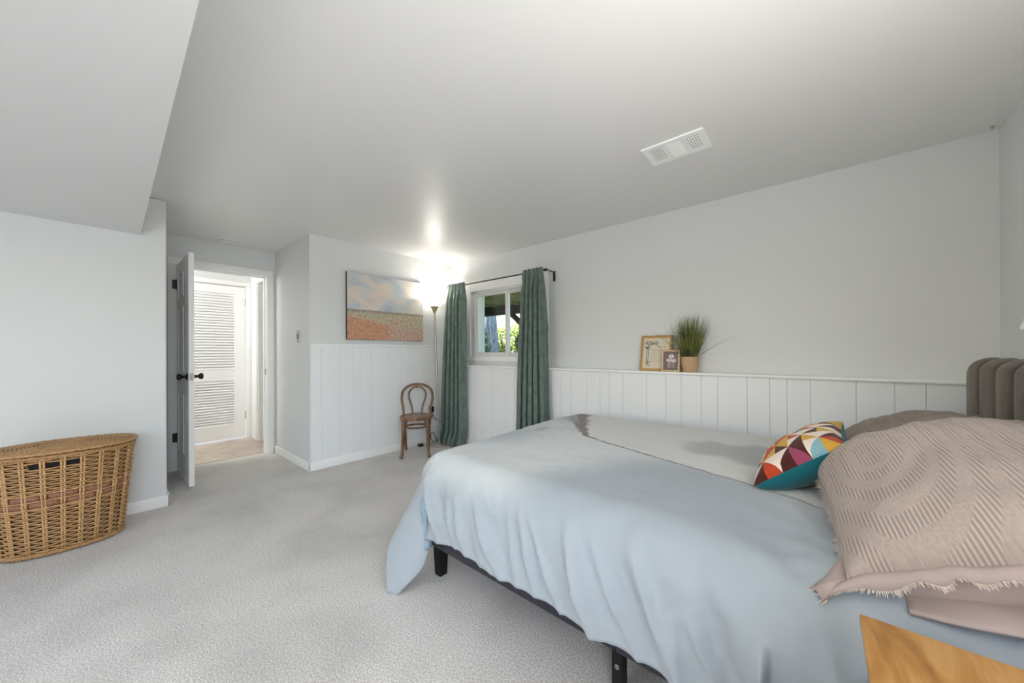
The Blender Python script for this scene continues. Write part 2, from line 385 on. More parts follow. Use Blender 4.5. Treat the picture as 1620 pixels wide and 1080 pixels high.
# ceiling lamp added out of view to brighten the hall
hl = empty('added_hall_lamp', (-5.35, -.5, H), label='added round frosted ceiling lamp, unseen, brightening the hall', cat='lamp')
MB().lathe([(.001, H), (.13, H), (.13, H - .02), (.001, H - .02)], 24, (-5.35, -.5, 0)).build('lamp_base', M_PLASTIC_W, hl)
mg, nt, b = new_mat('frosted_lamp'); b.inputs['Base Color'].default_value = (.9, .9, .88, 1); b.inputs['Emission Color'].default_value = (1, .93, .84, 1); b.inputs['Emission Strength'].default_value = 2.5
MB().lathe([(.12, H - .02), (.115, H - .05), (.08, H - .085), (.001, H - .1)], 24, (-5.35, -.5, 0)).build('lamp_globe', mg, hl, smooth='all')
light('added_hall_light', 'POINT', (-5.35, -.5, H - .22), 34, (1, .97, .93), shadow_soft_size=.1)

# light switch, smoke detector, hook
s = empty('light_switch', (-4.105, YA1, 1.337), label='small brushed metal light switch on the alcove return wall', cat='switch')
MB().box(-4.142, -4.068, YA1 - .006, YA1, 1.275, 1.40, .003, 2).build('cover_plate', M_STEEL, s, smooth=True)
MB().box(-4.118, -4.092, YA1 - .012, YA1 - .005, 1.31, 1.365, .003, 2).build('rocker', paint('switch_grey', lin(96, 92, 88), .4), s, smooth=True)
s = empty('smoke_detector', (-4.62, .85, H), label='round white smoke detector on the alcove ceiling', cat='smoke detector')
MB().lathe([(.001, H), (.072, H), (.072, H - .012), (.064, H - .02), (.06, H - .034), (.03, H - .04), (.001, H - .041)], 28, (-4.62, .85, 0)).build('housing', M_PLASTIC_W, s, smooth=True)
MB().lathe([(.061, H - .021), (.0655, H - .024), (.061, H - .028)], 28, (-4.62, .85, 0), cap=False).build('grille_ring', M_STEEL, s)
MB().lathe([(.001, H), (.011, H), (.011, H - .004), (.004, H - .008), (.004, H - .016), (.001, H - .017)], 12, (.70, 3.075, 0)).build('ceiling_hook', M_NICKEL, label='tiny metal hook in the ceiling corner above the headboard', cat='hook')

# ------------------------------------------------------------------ ceiling vent
v = empty('ceiling_vent', (-.62, 2.175, H), label='white three-section metal air vent in the ceiling', cat='vent')
vx0, vx1, vy0, vy1 = -.782, -.456, 2.066, 2.285
M_VENT = paint('vent_white', (.93, .93, .92, 1), .4, .4)
b_ = MB(); zt, zb_ = H + .001, H - .009
secs = [(-.748, -.673), (-.652, -.577), (-.556, -.481)]
sy0, sy1 = 2.098, 2.253
xe = [vx0] + [q for s_ in secs for q in s_] + [vx1]
for i in range(0, len(xe), 2): b_.box(xe[i], xe[i + 1], sy0, sy1, zb_, zt)
b_.box(vx0, vx1, vy0, sy0, zb_, zt).box(vx0, vx1, sy1, vy1, zb_, zt)
b_.build('face_plate', M_VENT, v)
MB().box(vx0 + .02, vx1 - .02, vy0 + .02, vy1 - .02, H - .0012, H - .0002).build('duct_opening', paint('duct', (.22, .22, .22, 1), .8), v)
for k, (a, b2) in enumerate(secs):
    if k == 1:
        for i in range(9):
            y = lerp(sy0, sy1, (i + .5) / 9)
            MB().box(a, b2, -.0062, .0062, -.0008, .0008, M=Matrix.Translation((0, y, H - .006)) @ Matrix.Rotation(math.radians(-22), 4, 'X')).build('louvre', M_VENT, v)
    else:
        ang = 6 if k == 0 else 12
        for i in range(6):
            x = lerp(a, b2, (i + .5) / 6)
            MB().box(-.0052, .0052, sy0, sy1, -.0008, .0008, M=Matrix.Translation((x, 0, H - .006)) @ Matrix.Rotation(math.radians(ang), 4, 'Y')).build('louvre', M_VENT, v)
        if k == 2:
            for i in range(5):
                y = lerp(sy0, sy1, (i + .7) / 5.4)
                MB().box(a, b2, y - .002, y + .002, H - .0085, H - .0065).build('cross_bar', M_VENT, v)

# ------------------------------------------------------------------ window 1 and the garden behind it
w = empty('window_1', (-2.83, YW, 1.1), label='white sliding window between the two green curtains', cat='window', **ST)
CX0, CX1, CZ0, CZ1 = -3.485, -2.185, 1.055, 2.052
t = MB()
for x0, x1 in ((CX0, CX0 + .085), (CX1 - .085, CX1)): t.box(x0, x1, YW - .02, YW, CZ0, CZ1, .004, 2)
t.box(CX0 + .08, CX1 - .08, YW - .0198, YW, CZ1 - .115, CZ1, .004, 2).box(CX0 + .08, CX1 - .08, YW - .0198, YW, CZ0, CZ0 + .055, .004, 2)
t.build('casing', M_TRIM, w, smooth=True)
t = MB()
for x0, x1 in ((WX0, WX0 + .022), (WX1 - .022, WX1)): t.box(x0, x1, YW + .0, YW + .12, WZ0, WZ1)
t.box(WX0, WX1, YW, YW + .12, WZ0, WZ0 + .022).box(WX0, WX1, YW, YW + .12, WZ1 - .022, WZ1)
t.build('frame', M_PLASTIC_W, w)
def sash(x0, x1, y0, y1, name):
    z0, z1 = WZ0 + .02, WZ1 - .02; f = .043
    t = MB().box(x0, x0 + f, y0, y1, z0, z1, .003, 1).box(x1 - f, x1, y0, y1, z0, z1, .003, 1).box(x0 + f, x1 - f, y0, y1, z0, z0 + f, .003, 1).box(x0 + f, x1 - f, y0, y1, z1 - f, z1, .003, 1)
    s_ = t.build(name, M_PLASTIC_W, w)
    MB().box(x0 + f - .004, x1 - f + .004, (y0 + y1) / 2 - .002, (y0 + y1) / 2 + .002, z0 + f - .004, z1 - f + .004).build('pane', M_GLASS, s_)
    return s_
sash(WX0 + .018, -2.79, YW + .02, YW + .05, 'sash'); sash(-2.85, WX1 - .018, YW + .055, YW + .085, 'sash')
MB().box(-2.52, -2.47, YW + .012, YW + .05, WZ0 + .03, WZ0 + .045, .003).build('latch', M_STEEL, w, label='small metal latch at the foot of the right pane')

# frames of the added window and door, unseen, at the area lights
w2 = empty('added_window', (XR, -.45, SW[2]), label='added white window frame, unseen, at the side area light', cat='window', **ST)
t = MB()
for y0, y1 in ((SW[0], SW[0] + .05), (SW[1] - .05, SW[1]), (-.475, -.425)): t.box(XR + .02, XR + .06, y0, y1, SW[2], SW[3])
t.box(XR + .02, XR + .06, SW[0], SW[1], SW[2], SW[2] + .05).box(XR + .02, XR + .06, SW[0], SW[1], SW[3] - .05, SW[3]).build('frame', M_PLASTIC_W, w2)
d3 = empty('added_door', (-1.6, YB, 0), label='added white door frame behind the camera, at the back area light', cat='door', **ST)
t = MB()
for x0, x1 in ((-2.75, -2.68), (-1.635, -1.565), (-.52, -.45)): t.box(x0, x1, YB - .07, YB - .02, 0, 2.05)
t.box(-2.75, -.45, YB - .07, YB - .02, 0, .09).box(-2.75, -.45, YB - .07, YB - .02, 1.97, 2.05).build('frame', M_PLASTIC_W, d3)

# --- outside
G = 1.10
M_GROUND = paint('garden_ground', lin(160, 160, 120), .95, var=.35, vscale=6)
MB().box(-40, 12, YW + .21, 40, G - .3, G).build('garden_ground', M_GROUND, label='garden ground outside the window', cat='ground', **ST)
M_DECK = ramp_wood('deck_wood', [lin(112, 118, 84), lin(146, 150, 110), lin(170, 168, 130)], (2, 6, 2), 4, .85)
M_BEAM = paint('beam_wood', lin(44, 46, 44), .85, var=.3, vscale=10)
dk = empty('deck', (-4.6, 5.6, G), label='dark wooden deck seen from below through the window', cat='deck')
for i in range(15):
    y = YW + .21 + i * .165
    MB().box(-8.2, -2.6, y, y + .155, 2.14, 2.17).build('deck_board', M_DECK, dk)
for i in range(9):
    x = -7.6 + i * .6
    MB().box(x, x + .045, YW + .3, 5.55, 2.105, 2.14).build('joist', M_DECK, dk)
MB().box(-8.4, -2.5, 5.52, 5.66, 1.955, 2.17).build('beam', M_BEAM, dk)
MB().box(-4.2, -4.06, 5.52, 5.66, G, 1.96).build('post', M_BEAM, dk)
MB().tube([(-4.98, 5.59, 2.06), (-4.13, 5.59, 1.40)], .062, 4).build('brace', M_BEAM, dk)
# tree
tr_ = empty('garden_tree', (-7.15, 7.1, G), label='thick furrowed tree trunk wrapped in ivy outside the window', cat='tree')
mb = MB()
def trunk(u, vv):
    a = 2 * math.pi * u; z = G - .05 + vv * 3.2; r = .30 - .03 * vv + .09 * (1 - vv) ** 4 + .022 * math.sin(a * 17 + 2 * noise.noise((math.cos(a), math.sin(a), z * 1.5))) + .03 * noise.noise((math.cos(a) * 2, math.sin(a) * 2, z * .8))
    return (-7.15 + .05 * vv + r * math.cos(a), 7.1 + r * math.sin(a), z)
mb.grid(trunk, 96, 24).build('trunk', ramp_wood('bark', [lin(84, 92, 106), lin(128, 136, 150), lin(162, 166, 174)], (6, 6, 1), 4, .95), tr_, smooth=True)
def leaf_mb(centres, n, size, seed):
    rnd = random.Random(seed); mb = MB()
    for _ in range(n):
        cx, cy, cz, rx, ry, rz = rnd.choice(centres)
        d = Vector((rnd.gauss(0, 1), rnd.gauss(0, 1), rnd.gauss(0, 1))).normalized() * rnd.uniform(.55, 1.05)
        p = Vector((cx + d.x * rx, cy + d.y * ry, cz + d.z * rz))
        if p.z < G: p.z = G + rnd.uniform(0, .1)
        q = Matrix.Rotation(rnd.uniform(0, 6.28), 3, 'Z') @ Matrix.Rotation(rnd.uniform(-1.1, 1.1), 3, 'X') @ Matrix.Rotation(rnd.uniform(0, 6.28), 3, 'Z')
        s_ = size * rnd.uniform(.6, 1.3)
        vs = [mb.bm.verts.new(p + q @ Vector(v_)) for v_ in ((-s_, 0, 0), (0, -s_ * .5, s_ * .12), (s_, 0, 0), (0, s_ * .5, s_ * .12))]
        mb.bm.faces.new(vs)
    return mb
def leafm(name, a, b):
    m, nt, bs = new_mat(name); N = nt.nodes
    tc = N.new('ShaderNodeTexCoord'); n = N.new('ShaderNodeTexNoise'); n.inputs['Scale'].default_value = 9; r = N.new('ShaderNodeValToRGB')
    nt.links.new(tc.outputs['Object'], n.inputs[0]); nt.links.new(n.outputs[0], r.inputs[0]); r.color_ramp.elements[0].color = a; r.color_ramp.elements[1].color = b
    r.color_ramp.elements[0].position = .35; r.color_ramp.elements[1].position = .65
    nt.links.new(r.outputs[0], bs.inputs['Base Color']); bs.inputs['Roughness'].default_value = .6; bs.inputs['Subsurface Weight'].default_value = 0
    return m
M_LEAF_Y = leafm('leaf_bright', lin(128, 160, 50), lin(214, 226, 110))
M_LEAF_G = leafm('leaf_green', lin(44, 84, 40), lin(98, 146, 70))
M_LEAF_D = leafm('leaf_dark', lin(30, 56, 38), lin(58, 92, 60))
leaf_mb([(-6.98, 6.78, 1.5, .22, .12, .45), (-6.9, 6.8, 1.25, .25, .15, .3)], 420, .055, 3).build('ivy', M_LEAF_G, tr_, kind='stuff', fix=False)
def bush(name, label, cs, n, size, mat, seed, stemx):
    e = empty(name, (stemx[0], stemx[1], G), label=label, cat='bush')
    leaf_mb(cs, n, size, seed).build('foliage', mat, e, kind='stuff', fix=False)
    mb = MB()
    for k in range(5):
        a = k * 1.257; mb.tube([(stemx[0] + .03 * math.cos(a), stemx[1] + .03 * math.sin(a), G - .02), (stemx[0] + .25 * math.cos(a), stemx[1] + .25 * math.sin(a), G + .6)], [.02, .008], 5)
    mb.build('stems', M_BEAM, e)
bush('sunlit_bush', 'sunlit yellow-green bush in the garden behind the tree trunk', [(-8.05, 9.0, 1.55, .75, .5, .55), (-7.2, 9.2, 1.75, .6, .5, .55), (-6.95, 9.3, 2.0, .4, .4, .3)], 2600, .07, M_LEAF_Y, 11, (-7.6, 9.1))
bush('dark_hedge', 'dark green hedge at the right of the garden view', [(-6.25, 8.1, 1.42, .55, .35, .34)], 1500, .06, M_LEAF_D, 12, (-6.25, 8.1))
bush('low_green_bush', 'low green shrub in front of the sunlit bush', [(-7.15, 7.9, 1.22, .30, .2, .16)], 800, .05, M_LEAF_Y, 13, (-7.15, 7.9))
h = empty('neighbour_house', (-11, 16, G), label='pale neighbouring house wall behind the garden bushes', cat='house')
for i in range(14): MB().box(-24, -4, 16.0 - .012 * (i % 2), 16.2, G + i * .2, G + i * .2 + .196).build('siding_board', paint('siding', lin(214, 206, 204), .7) if i == 0 else bpy.data.materials['siding'], h)
MB().box(-24.3, -3.7, 15.7, 16.4, G + 2.8, G + 2.95).build('eaves', M_TRIM, h)

# ------------------------------------------------------------------ bed
M_FRAME = paint('bed_upholstery', lin(50, 48, 58), .8, .2, bump=.15, bscale=500, sheen=.15)
M_LEG = paint('bed_leg', (.006, .006, .008, 1), .5, .3)
BX0, BX1, BY0, BY1 = -1.555, .54, 1.14, 2.70
bed = empty('bed', ((BX0 + BX1) / 2, (BY0 + BY1) / 2, 0), label='queen bed with dark upholstered rails and brown channel-tufted headboard', cat='bed')
for y0, y1 in ((BY0, BY0 + .035), (BY1 - .035, BY1)):
    MB().box(BX0, -.531, y0, y1, .150, .295, .008, 3).build('side_rail', M_FRAME, bed, smooth=True)
    MB().box(-.529, BX1, y0, y1, .150, .295, .008, 3).build('side_rail', M_FRAME, bed, smooth=True)
MB().box(BX0, BX0 + .035, BY0 + .034, BY1 - .034, .150, .295, .008, 3).build('foot_rail', M_FRAME, bed, smooth=True)
def legmesh(x, y, z0=0, z1=.20, a=.030, b=.022):
    mb = MB(); q = [(-1, -1), (1, -1), (1, 1), (-1, 1)]
    t = [mb.bm.verts.new((x + a * i, y + a * j, z1)) for i, j in q]; b_ = [mb.bm.verts.new((x + b * i, y + b * j, z0)) for i, j in q]
    mb.bm.faces.new(t); mb.bm.faces.new(b_[::-1])
    for i in range(4): mb.bm.faces.new((b_[i], b_[(i + 1) % 4], t[(i + 1) % 4], t[i]))
    return mb
for x, y in ((BX0 + .036, BY0 + .036), (BX0 + .036, BY1 - .036), (BX1 - .05, BY0 + .036), (BX1 - .05, BY1 - .036)):
    legmesh(x, y).build('leg', M_LEG, bed)
for y in (BY0 + .026, BY1 - .026, (BY0 + BY1) / 2):
    lg = MB().box(-.545, -.505, y - .02, y + .02, 0, .16, .003, 1).build('middle_leg', M_LEG, bed)
    if y < 1.3: MB().lathe([(.001, 0), (.0085, 0), (.0085, -.003), (.004, -.004), (.001, -.003)], 14, (-.524, y - .02, .10), 'y').build('bolt', M_STEEL, lg, label='bright steel bolt')
for i in range(13):
    x = -1.45 + i * .155
    MB().box(x, x + .07, BY0 + .03, BY1 - .03, .235, .25).build('slat', M_BEAM, bed)
# headboard: upright channels with rounded top
M_HEAD = paint('brown_velvet', lin(92, 79, 67), .75, .2, var=.5, vscale=9, sheen=.25, stretch=(1, 1, .45), var2=.12, vscale2=45)
hb = MB().box(.585, .66, 1.06, 2.80, .16, 1.10, .02, 3).build('headboard_back', M_HEAD, bed, smooth=True)
edges = [2.805, 2.615, 2.418, 2.236, 2.05, 1.86, 1.67, 1.48, 1.29, 1.05]
def channel(ya, yb, first, last):
    # closed loop in plan (x,y) swept upward and rounded over the top
    n = 14; mb = MB(); cols = []
    for i in range(n + 1):
        t = i / n; y = lerp(ya, yb, t); bul = (1 - (2 * t - 1) ** 2) ** .5 * .014 if 0 < t < 1 else 0
        ztop = 1.136
        if first: ztop -= .075 * (1 - min(1, (ya - y) / .095)) ** 2.2
        if last: ztop -= .075 * (1 - min(1, (y - yb) / .095)) ** 2.2
        col = [(.545 - bul + .012, y, .17)]
        for z in (.45, .75, ztop - .10): col.append((.545 - bul + .012, y, z))
        for k in range(1, 9):
            a = math.pi / 2 * k / 8; R = .062
            col.append((.545 + .012 - bul + (R + bul) * (1 - math.cos(a)), y, ztop - R + (R) * math.sin(a) - .012 + .012 * (bul / .014)))
        col.append((.66, y, ztop - .02))
        cols.append([mb.bm.verts.new(p) for p in col])
    for a, b in zip(cols, cols[1:]):
        for k in range(len(a) - 1): mb.bm.faces.new((a[k], a[k + 1], b[k + 1], b[k]))
    return mb
for i, (a, b) in enumerate(zip(edges, edges[1:])):
    channel(a, b, i == 0, i == len(edges) - 2).build('channel', M_HEAD, bed, smooth='all')

M_SHEET = paint('mauve_sheet', lin(128, 116, 124), .85, .2, bump=.1, bscale=300)
mt = empty('mattress', ((-1.53 + .53) / 2, (BY0 + BY1) / 2, .25), label='thick mattress with mauve fitted sheet under the pale blue duvet', cat='mattress')
MB().box(-1.52, .525, BY0 + .03, BY1 - .03, .25, .555, .06, 5).build('mattress_body', M_SHEET, mt, smooth='all')

# ------------------------------------------------------------------ duvet
def make_duvet():
    R = .15
    xs0, yn0, yf0 = -1.505, 1.225, 2.63          # lines where the shoulder begins
    xh = .315                                    # open edge at the head
    OF, ON, OFF = .47, .475, .44                 # cloth hanging past the shoulder: foot, near, far
    La, Lb = xh - xs0 + OF, ON + (yf0 - yn0) + OFF
    na, nb = 236, 250
    bm = bmesh.new(); col = []
    line = [(-1.62, 2.75), (-1.42, 2.42), (-1.10, 1.97), (-.90, 1.885), (-.714, 1.83), (-.423, 1.75), (-.18, 1.665), (.0, 1.60)]
    def cloth(a, b):
        # a: distance from head edge, b: distance from near hem
        X = xh - a; dx = max(0, xs0 - X)
        Y = yn0 - ON + b; dyn = max(0, yn0 - Y); dyf = max(0, Y - yf0); dy = dyn or dyf
        sy = -1 if dyn else 1
        bx, by = max(X, xs0), min(max(Y, yn0), yf0)
        r = math.hypot(dx, dy)
        hem_in = 0
        if dyn and dx == 0:                      # the near hem is not quite straight
            k = (dyn / ON)
            hem_in = k * (.075 * math.exp(-((X + 1.24) / .16) ** 2) + .03 * sst(-1.3, -.9, X) * (1 - sst(-.9, -.2, X)) - .02 * sst(-.6, .1, X))
        r = r * (1 - hem_in) * (1 + .20 * sst(0, .22, dx) * sst(0, .4, dyn) if dyn else 1)
        if r > 0:
            th = math.atan2(dy, dx) / (math.pi / 2)   # 0 foot .. 1 side
            if dx > 0 and dyn: th = 1 - (1 - th) ** 2.3
            th *= math.pi / 2
        else: th = 0
        top = .638 + .012 * noise.noise((X * 1.7, Y * 1.7, 3)) + .004 * noise.noise((X * 6, Y * 6, 1))
        top += .016 * math.exp(-((Y - 2.3) / .5) ** 2) * sst(.3, -.4, X) - .05 * sst(-.35, .3, X) * (1 - sst(1.2, 1.7, Y)) * .5
        cn = math.exp(-((r - .55) / .25) ** 2) if (dx > .03 and dyn > .03) else 0
        flare = .07
        if dyn and dx > 0: flare += .12 * math.sin(2 * th) ** 2 + .17 * math.sin(min(1, th / (math.pi / 2)) * math.pi) ** .7 * sst(0, .2, min(dx, .3))+ .10 * sst(.05, .4, dx)
        ar = R * math.pi / 2
        if r < ar: out, down = R * math.sin(r / R), R * (1 - math.cos(r / R))
        else: out, down = R + flare * (r - ar), R + (r - ar) * math.sqrt(1 - flare ** 2)
        ux, uy = -math.cos(th), sy * math.sin(th)
        # folds in the hanging cloth
        hang = sst(.06, .36, r)
        if r > 0:
            per = X * 1.0 + .0 if dyn else Y
            if dyn or dyf:
                s_ = X - .42 * down                       # slanting folds
                rg = lambda p: (1 - min(1, abs(noise.noise(p)) * 2.2)) ** 2
                f = .030 * noise.noise((s_ * 3.4, down * .9, 5.5)) + .022 * rg((s_ * 4.2 + 4, down * 1.3, 9.1)) + .014 * rg((s_ * 8.5, down * 2.0, 3.3)) + .007 * noise.noise((s_ * 18, down * 3.5, 2.2)) + .0025 * rg((X * 22 + down * 12, down * 14, 1.2))
                f += (.026 * rg((s_ * 4 + 2, down * 4, 7.7)) + .014 * noise.noise((s_ * 9 + 2, down * 5, 3.7))) * sst(-.45, -.05, X)
                f *= 1 - .45 * sst(.34, .47, r) if dx == 0 else 1
            else: f = .02 * noise.noise((Y * 5, down, 1.3))
            if dx > 0 and dy > 0: f += .010 * math.sin(th * 5.0 + 1.2) * hang * sst(0, .1, min(dx, dy))
            out += f * hang * (1.9 if dx == 0 else 1.9 * (1 - sst(0, .12, dx)))
        x, y, z = bx + ux * out, by + uy * out, top - down
        if dx > 0 and dyn: x += .05 * sst(0, .3, down) * sst(0, .1, dx) * sst(.55, 1, th / (math.pi / 2))
        if r > 0 and r < .3: z += .008 * noise.noise((X * 9, Y * 9 + 3, 8)) * sst(0, .1, r)
        # crumpled cloth beside the pillows
        cr = math.exp(-((X - .05) / .28) ** 2) * math.exp(-((Y - 1.28) / .22) ** 2)
        z += cr * (.018 * noise.noise((X * 9 + Y * 5, Y * 6, 4.4)) + .008 * noise.noise((X * 22, Y * 18, 2.4)))
        z += .0022 * noise.noise((X * 24, Y * 14, 6.1))
        if X > -.1 and y < 1.016: y = 1.016
        if z < .006: z = .006
        return Vector((x, y, z)), X, Y, down
    def dline(X, Y):
        best = 9; side = 0; tt = 0
        for k in range(len(line) - 1):
            a, b = Vector(line[k]), Vector(line[k + 1]); p = Vector((X, Y)); d = b - a
            t = min(1, max(0, (p - a).dot(d) / d.length_squared)); q = p - (a + d * t)
            if q.length < best: best = q.length; side = (d.x * q.y - d.y * q.x); tt = (k + t) / (len(line) - 1)
        return best, side, tt
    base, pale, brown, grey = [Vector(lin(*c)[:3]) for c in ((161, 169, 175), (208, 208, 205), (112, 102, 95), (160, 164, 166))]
    V = []
    for i in range(na + 1):
        row = []
        for j in range(nb + 1):
            P, X, Y, dn = cloth(La * i / na, Lb * j / nb); row.append(bm.verts.new(P))
            d, sd, t = dline(X, Y)
            c = base.copy()
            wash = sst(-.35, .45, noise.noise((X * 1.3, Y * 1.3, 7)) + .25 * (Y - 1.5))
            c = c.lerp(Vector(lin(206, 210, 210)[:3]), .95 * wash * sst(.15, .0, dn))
            if sd > 0: c = c.lerp(pale, sst(0, .02, d))
            if sd > 0:
                e = math.hypot((X + .30) / .34, (Y - 2.14) / .22) + .35 * noise.noise((X * 7, Y * 7, 2))
                c = c.lerp(grey, .8 * (1 - sst(.55, 1.0, e)))
            wd = lerp(.15, .0085, sst(.0, .36, t)) if t < .36 else .0085
            e = d + wd * .5 * noise.noise((X * 16, Y * 16, 5))
            if sd > 0 or d < wd: c = c.lerp(brown, (1 - sst(wd * .55, wd, e)) * (1 - .35 * sst(.36, 1, t)))
            if X < -1.05 and Y > 2.1 and sd < 0: c = c.lerp(grey, .6 * (1 - sst(.06, .4, d)) * sst(2.1, 2.4, Y))
            e = math.hypot((X + 1.42) / .05, (Y - 1.95) / .10); c = c.lerp(grey, .8 * (1 - sst(.4, 1, e)))
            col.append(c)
        V.append(row)
    for i in range(na):
        for j in range(nb): bm.faces.new((V[i][j], V[i][j + 1], V[i + 1][j + 1], V[i + 1][j]))
    bm.normal_update()
    for f in bm.faces: f.smooth = True
    me = bpy.data.meshes.new('duvet'); bm.to_mesh(me); bm.free()
    at = me.color_attributes.new('Col', 'FLOAT_COLOR', 'POINT')
    flat = []
    for c in col: flat += [c.x, c.y, c.z, 1]
    at.data.foreach_set('color', flat)
    o = bpy.data.objects.new('duvet', me); COL.objects.link(o)
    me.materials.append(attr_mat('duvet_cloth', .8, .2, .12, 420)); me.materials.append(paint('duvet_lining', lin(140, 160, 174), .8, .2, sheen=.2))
    sm = o.modifiers.new('thick', 'SOLIDIFY'); sm.thickness = .016; sm.offset = -1; sm.material_offset = 1; sm.material_offset_rim = 0
    bv = o.modifiers.new('smooth', 'SUBSURF'); bv.levels = 0; bv.render_levels = 0
    return tag(o, 'pale blue duvet with a grey and brown watercolour print, hanging over the bed', 'duvet')
duvet = make_duvet()

# ------------------------------------------------------------------ pillows
def quilt_mat(name, c0, c1):
    m, nt, b = new_mat(name); N = nt.nodes; L = nt.links
    tc = N.new('ShaderNodeTexCoord'); sp = N.new('ShaderNodeSeparateXYZ'); L.new(tc.outputs['UV'], sp.inputs[0])
    wave = N.new('ShaderNodeTexWave'); wave.wave_type = 'BANDS'; wave.bands_direction = 'X'; wave.inputs['Scale'].default_value = 19; wave.inputs['Distortion'].default_value = 2.2; wave.inputs['Detail'].default_value = 1; wave.inputs['Detail Scale'].default_value = .25
    L.new(tc.outputs['UV'], wave.inputs[0])
    big = N.new('ShaderNodeTexWave'); big.wave_type = 'RINGS'; big.rings_direction = 'Z'; big.inputs['Scale'].default_value = 2.6; big.inputs['Distortion'].default_value = 4; big.inputs['Detail Scale'].default_value = .8; big.inputs['Detail'].default_value = 1
    mp = N.new('ShaderNodeMapping'); mp.inputs['Location'].default_value = (-.42, -.5, 0); mp.inputs['Scale'].default_value = (1.5, 1, 1); L.new(tc.outputs['UV'], mp.inputs[0]); L.new(mp.outputs[0], big.inputs[0])
    ns = N.new('ShaderNodeTexNoise'); ns.inputs['Scale'].default_value = 90; ns.inputs['Detail'].default_value = 4; L.new(tc.outputs['UV'], ns.inputs[0])
    r = N.new('ShaderNodeMapRange'); r.inputs['From Min'].default_value = .35; r.inputs['From Max'].default_value = .6; L.new(big.outputs['Fac'], r.inputs[0])
    mx = N.new('ShaderNodeMix'); mx.data_type = 'FLOAT'; L.new(r.outputs[0], mx.inputs[0]); L.new(ns.outputs[0], mx.inputs[2]); L.new(wave.outputs['Fac'], mx.inputs[3])
    cr = N.new('ShaderNodeMix'); cr.data_type = 'RGBA'; cr.inputs[6].default_value = c0; cr.inputs[7].default_value = c1; L.new(mx.outputs[0], cr.inputs[0]); L.new(cr.outputs[2], b.inputs['Base Color'])
    bp = N.new('ShaderNodeBump'); bp.inputs['Strength'].default_value = .45; bp.inputs['Distance'].default_value = .006; L.new(mx.outputs[0], bp.inputs['Height']); L.new(bp.outputs[0], b.inputs['Normal'])
    b.inputs['Roughness'].default_value = .9; b.inputs['Sheen Weight'].default_value = .2; b.inputs['Specular IOR Level'].default_value = .15
    return m
M_QUILT = quilt_mat('quilted_mauve', lin(152, 137, 128), lin(190, 174, 164))
M_QUILT2 = quilt_mat('quilted_taupe', lin(118, 104, 95), lin(150, 134, 122))
M_MAUVE = paint('mauve_cotton', lin(176, 158, 152), .85, .2, bump=.12, bscale=350, sheen=.15)
M_FRAY = paint('frayed_edge', lin(206, 192, 180), .9, .1)

def pillow_mesh(Wd, Ld, T, n=44, pinch=.06, seed=0, power=.42, sag=.0, bulge=0):
    bm = bmesh.new(); uvl = bm.loops.layers.uv.new('UVMap'); uvs = {}
    def pt(u, v, s_):
        x = Wd / 2 * u * (1 - pinch * (1 - v * v)); y = Ld / 2 * v * (1 - pinch * (1 - u * u))
        t = T / 2 * max(0, (1 - u * u) * (1 - v * v)) ** power
        if bulge and s_ < 0:
            t *= 1.25; e_ = 1 - abs(v)
            if e_ < .4: y += (1 if v > 0 else -1) * bulge * math.sin(math.pi * e_ / .4) * (1 - u ** 4)
        k = max(0, (1 - u * u) * (1 - v * v)) ** .5
        w = .028 * noise.noise((u * 1.6 + seed, v * 1.6, seed)) + .010 * noise.noise((u * 4.2 + seed, v * 4.2, seed + 3)) + .004 * noise.noise((u * 11, v * 11, seed + 9))
        edge = .012 * noise.noise((u * 3 + seed, v * 3, 4.2)) * (1 - k)
        return Vector((x, y, s_ * t + (w * k if s_ > 0 else w * k * .4) + edge - sag * (u * u + v * v) * .5))
    top = [[None] * (n + 1) for _ in range(n + 1)]; bot = [[None] * (n + 1) for _ in range(n + 1)]
    for i in range(n + 1):
        for j in range(n + 1):
            u = math.sin((2 * i / n - 1) * math.pi / 2); v = math.sin((2 * j / n - 1) * math.pi / 2)
            top[i][j] = bm.verts.new(pt(u, v, 1)); uvs[top[i][j]] = (u * .5 + .5, v * .5 + .5)
            if i in (0, n) or j in (0, n): bot[i][j] = top[i][j]
            else: bot[i][j] = bm.verts.new(pt(u, v, -1)); uvs[bot[i][j]] = (u * .5 + .5, v * .5 + .5)
    for i in range(n):
        for j in range(n):
            f = bm.faces.new((top[i][j], top[i + 1][j], top[i + 1][j + 1], top[i][j + 1])); f.material_index = 0
            g = bm.faces.new((bot[i][j], bot[i][j + 1], bot[i + 1][j + 1], bot[i + 1][j])); g.material_index = 1
    for f in bm.faces:
        f.smooth = True
        for l in f.loops: l[uvl].uv = uvs[l.vert]
    rim = [top[i][0].co.copy() for i in range(n)] + [top[n][j].co.copy() for j in range(n)] + [top[n - i][n].co.copy() for i in range(n)] + [top[0][n - j].co.copy() for j in range(n)]
    return bm, rim

def put(bm, name, mats, parent, M, **kw):
    bm.transform(M); bm.transform(Matrix.Translation(-world_loc(parent)))
    me = bpy.data.meshes.new(name); bm.to_mesh(me); bm.free()
    o = bpy.data.objects.new(name, me); COL.objects.link(o); o.parent = parent
    for m in mats: me.materials.append(m)
    return tag(o, **kw)

def frame(c, xdir, ydir):
    X = Vector(xdir).normalized(); Y = Vector(ydir); Y = (Y - X * Y.dot(X)).normalized(); Z = X.cross(Y)
    return Matrix(((X.x, Y.x, Z.x, c[0]), (X.y, Y.y, Z.y, c[1]), (X.z, Y.z, Z.z, c[2]), (0, 0, 0, 1)))

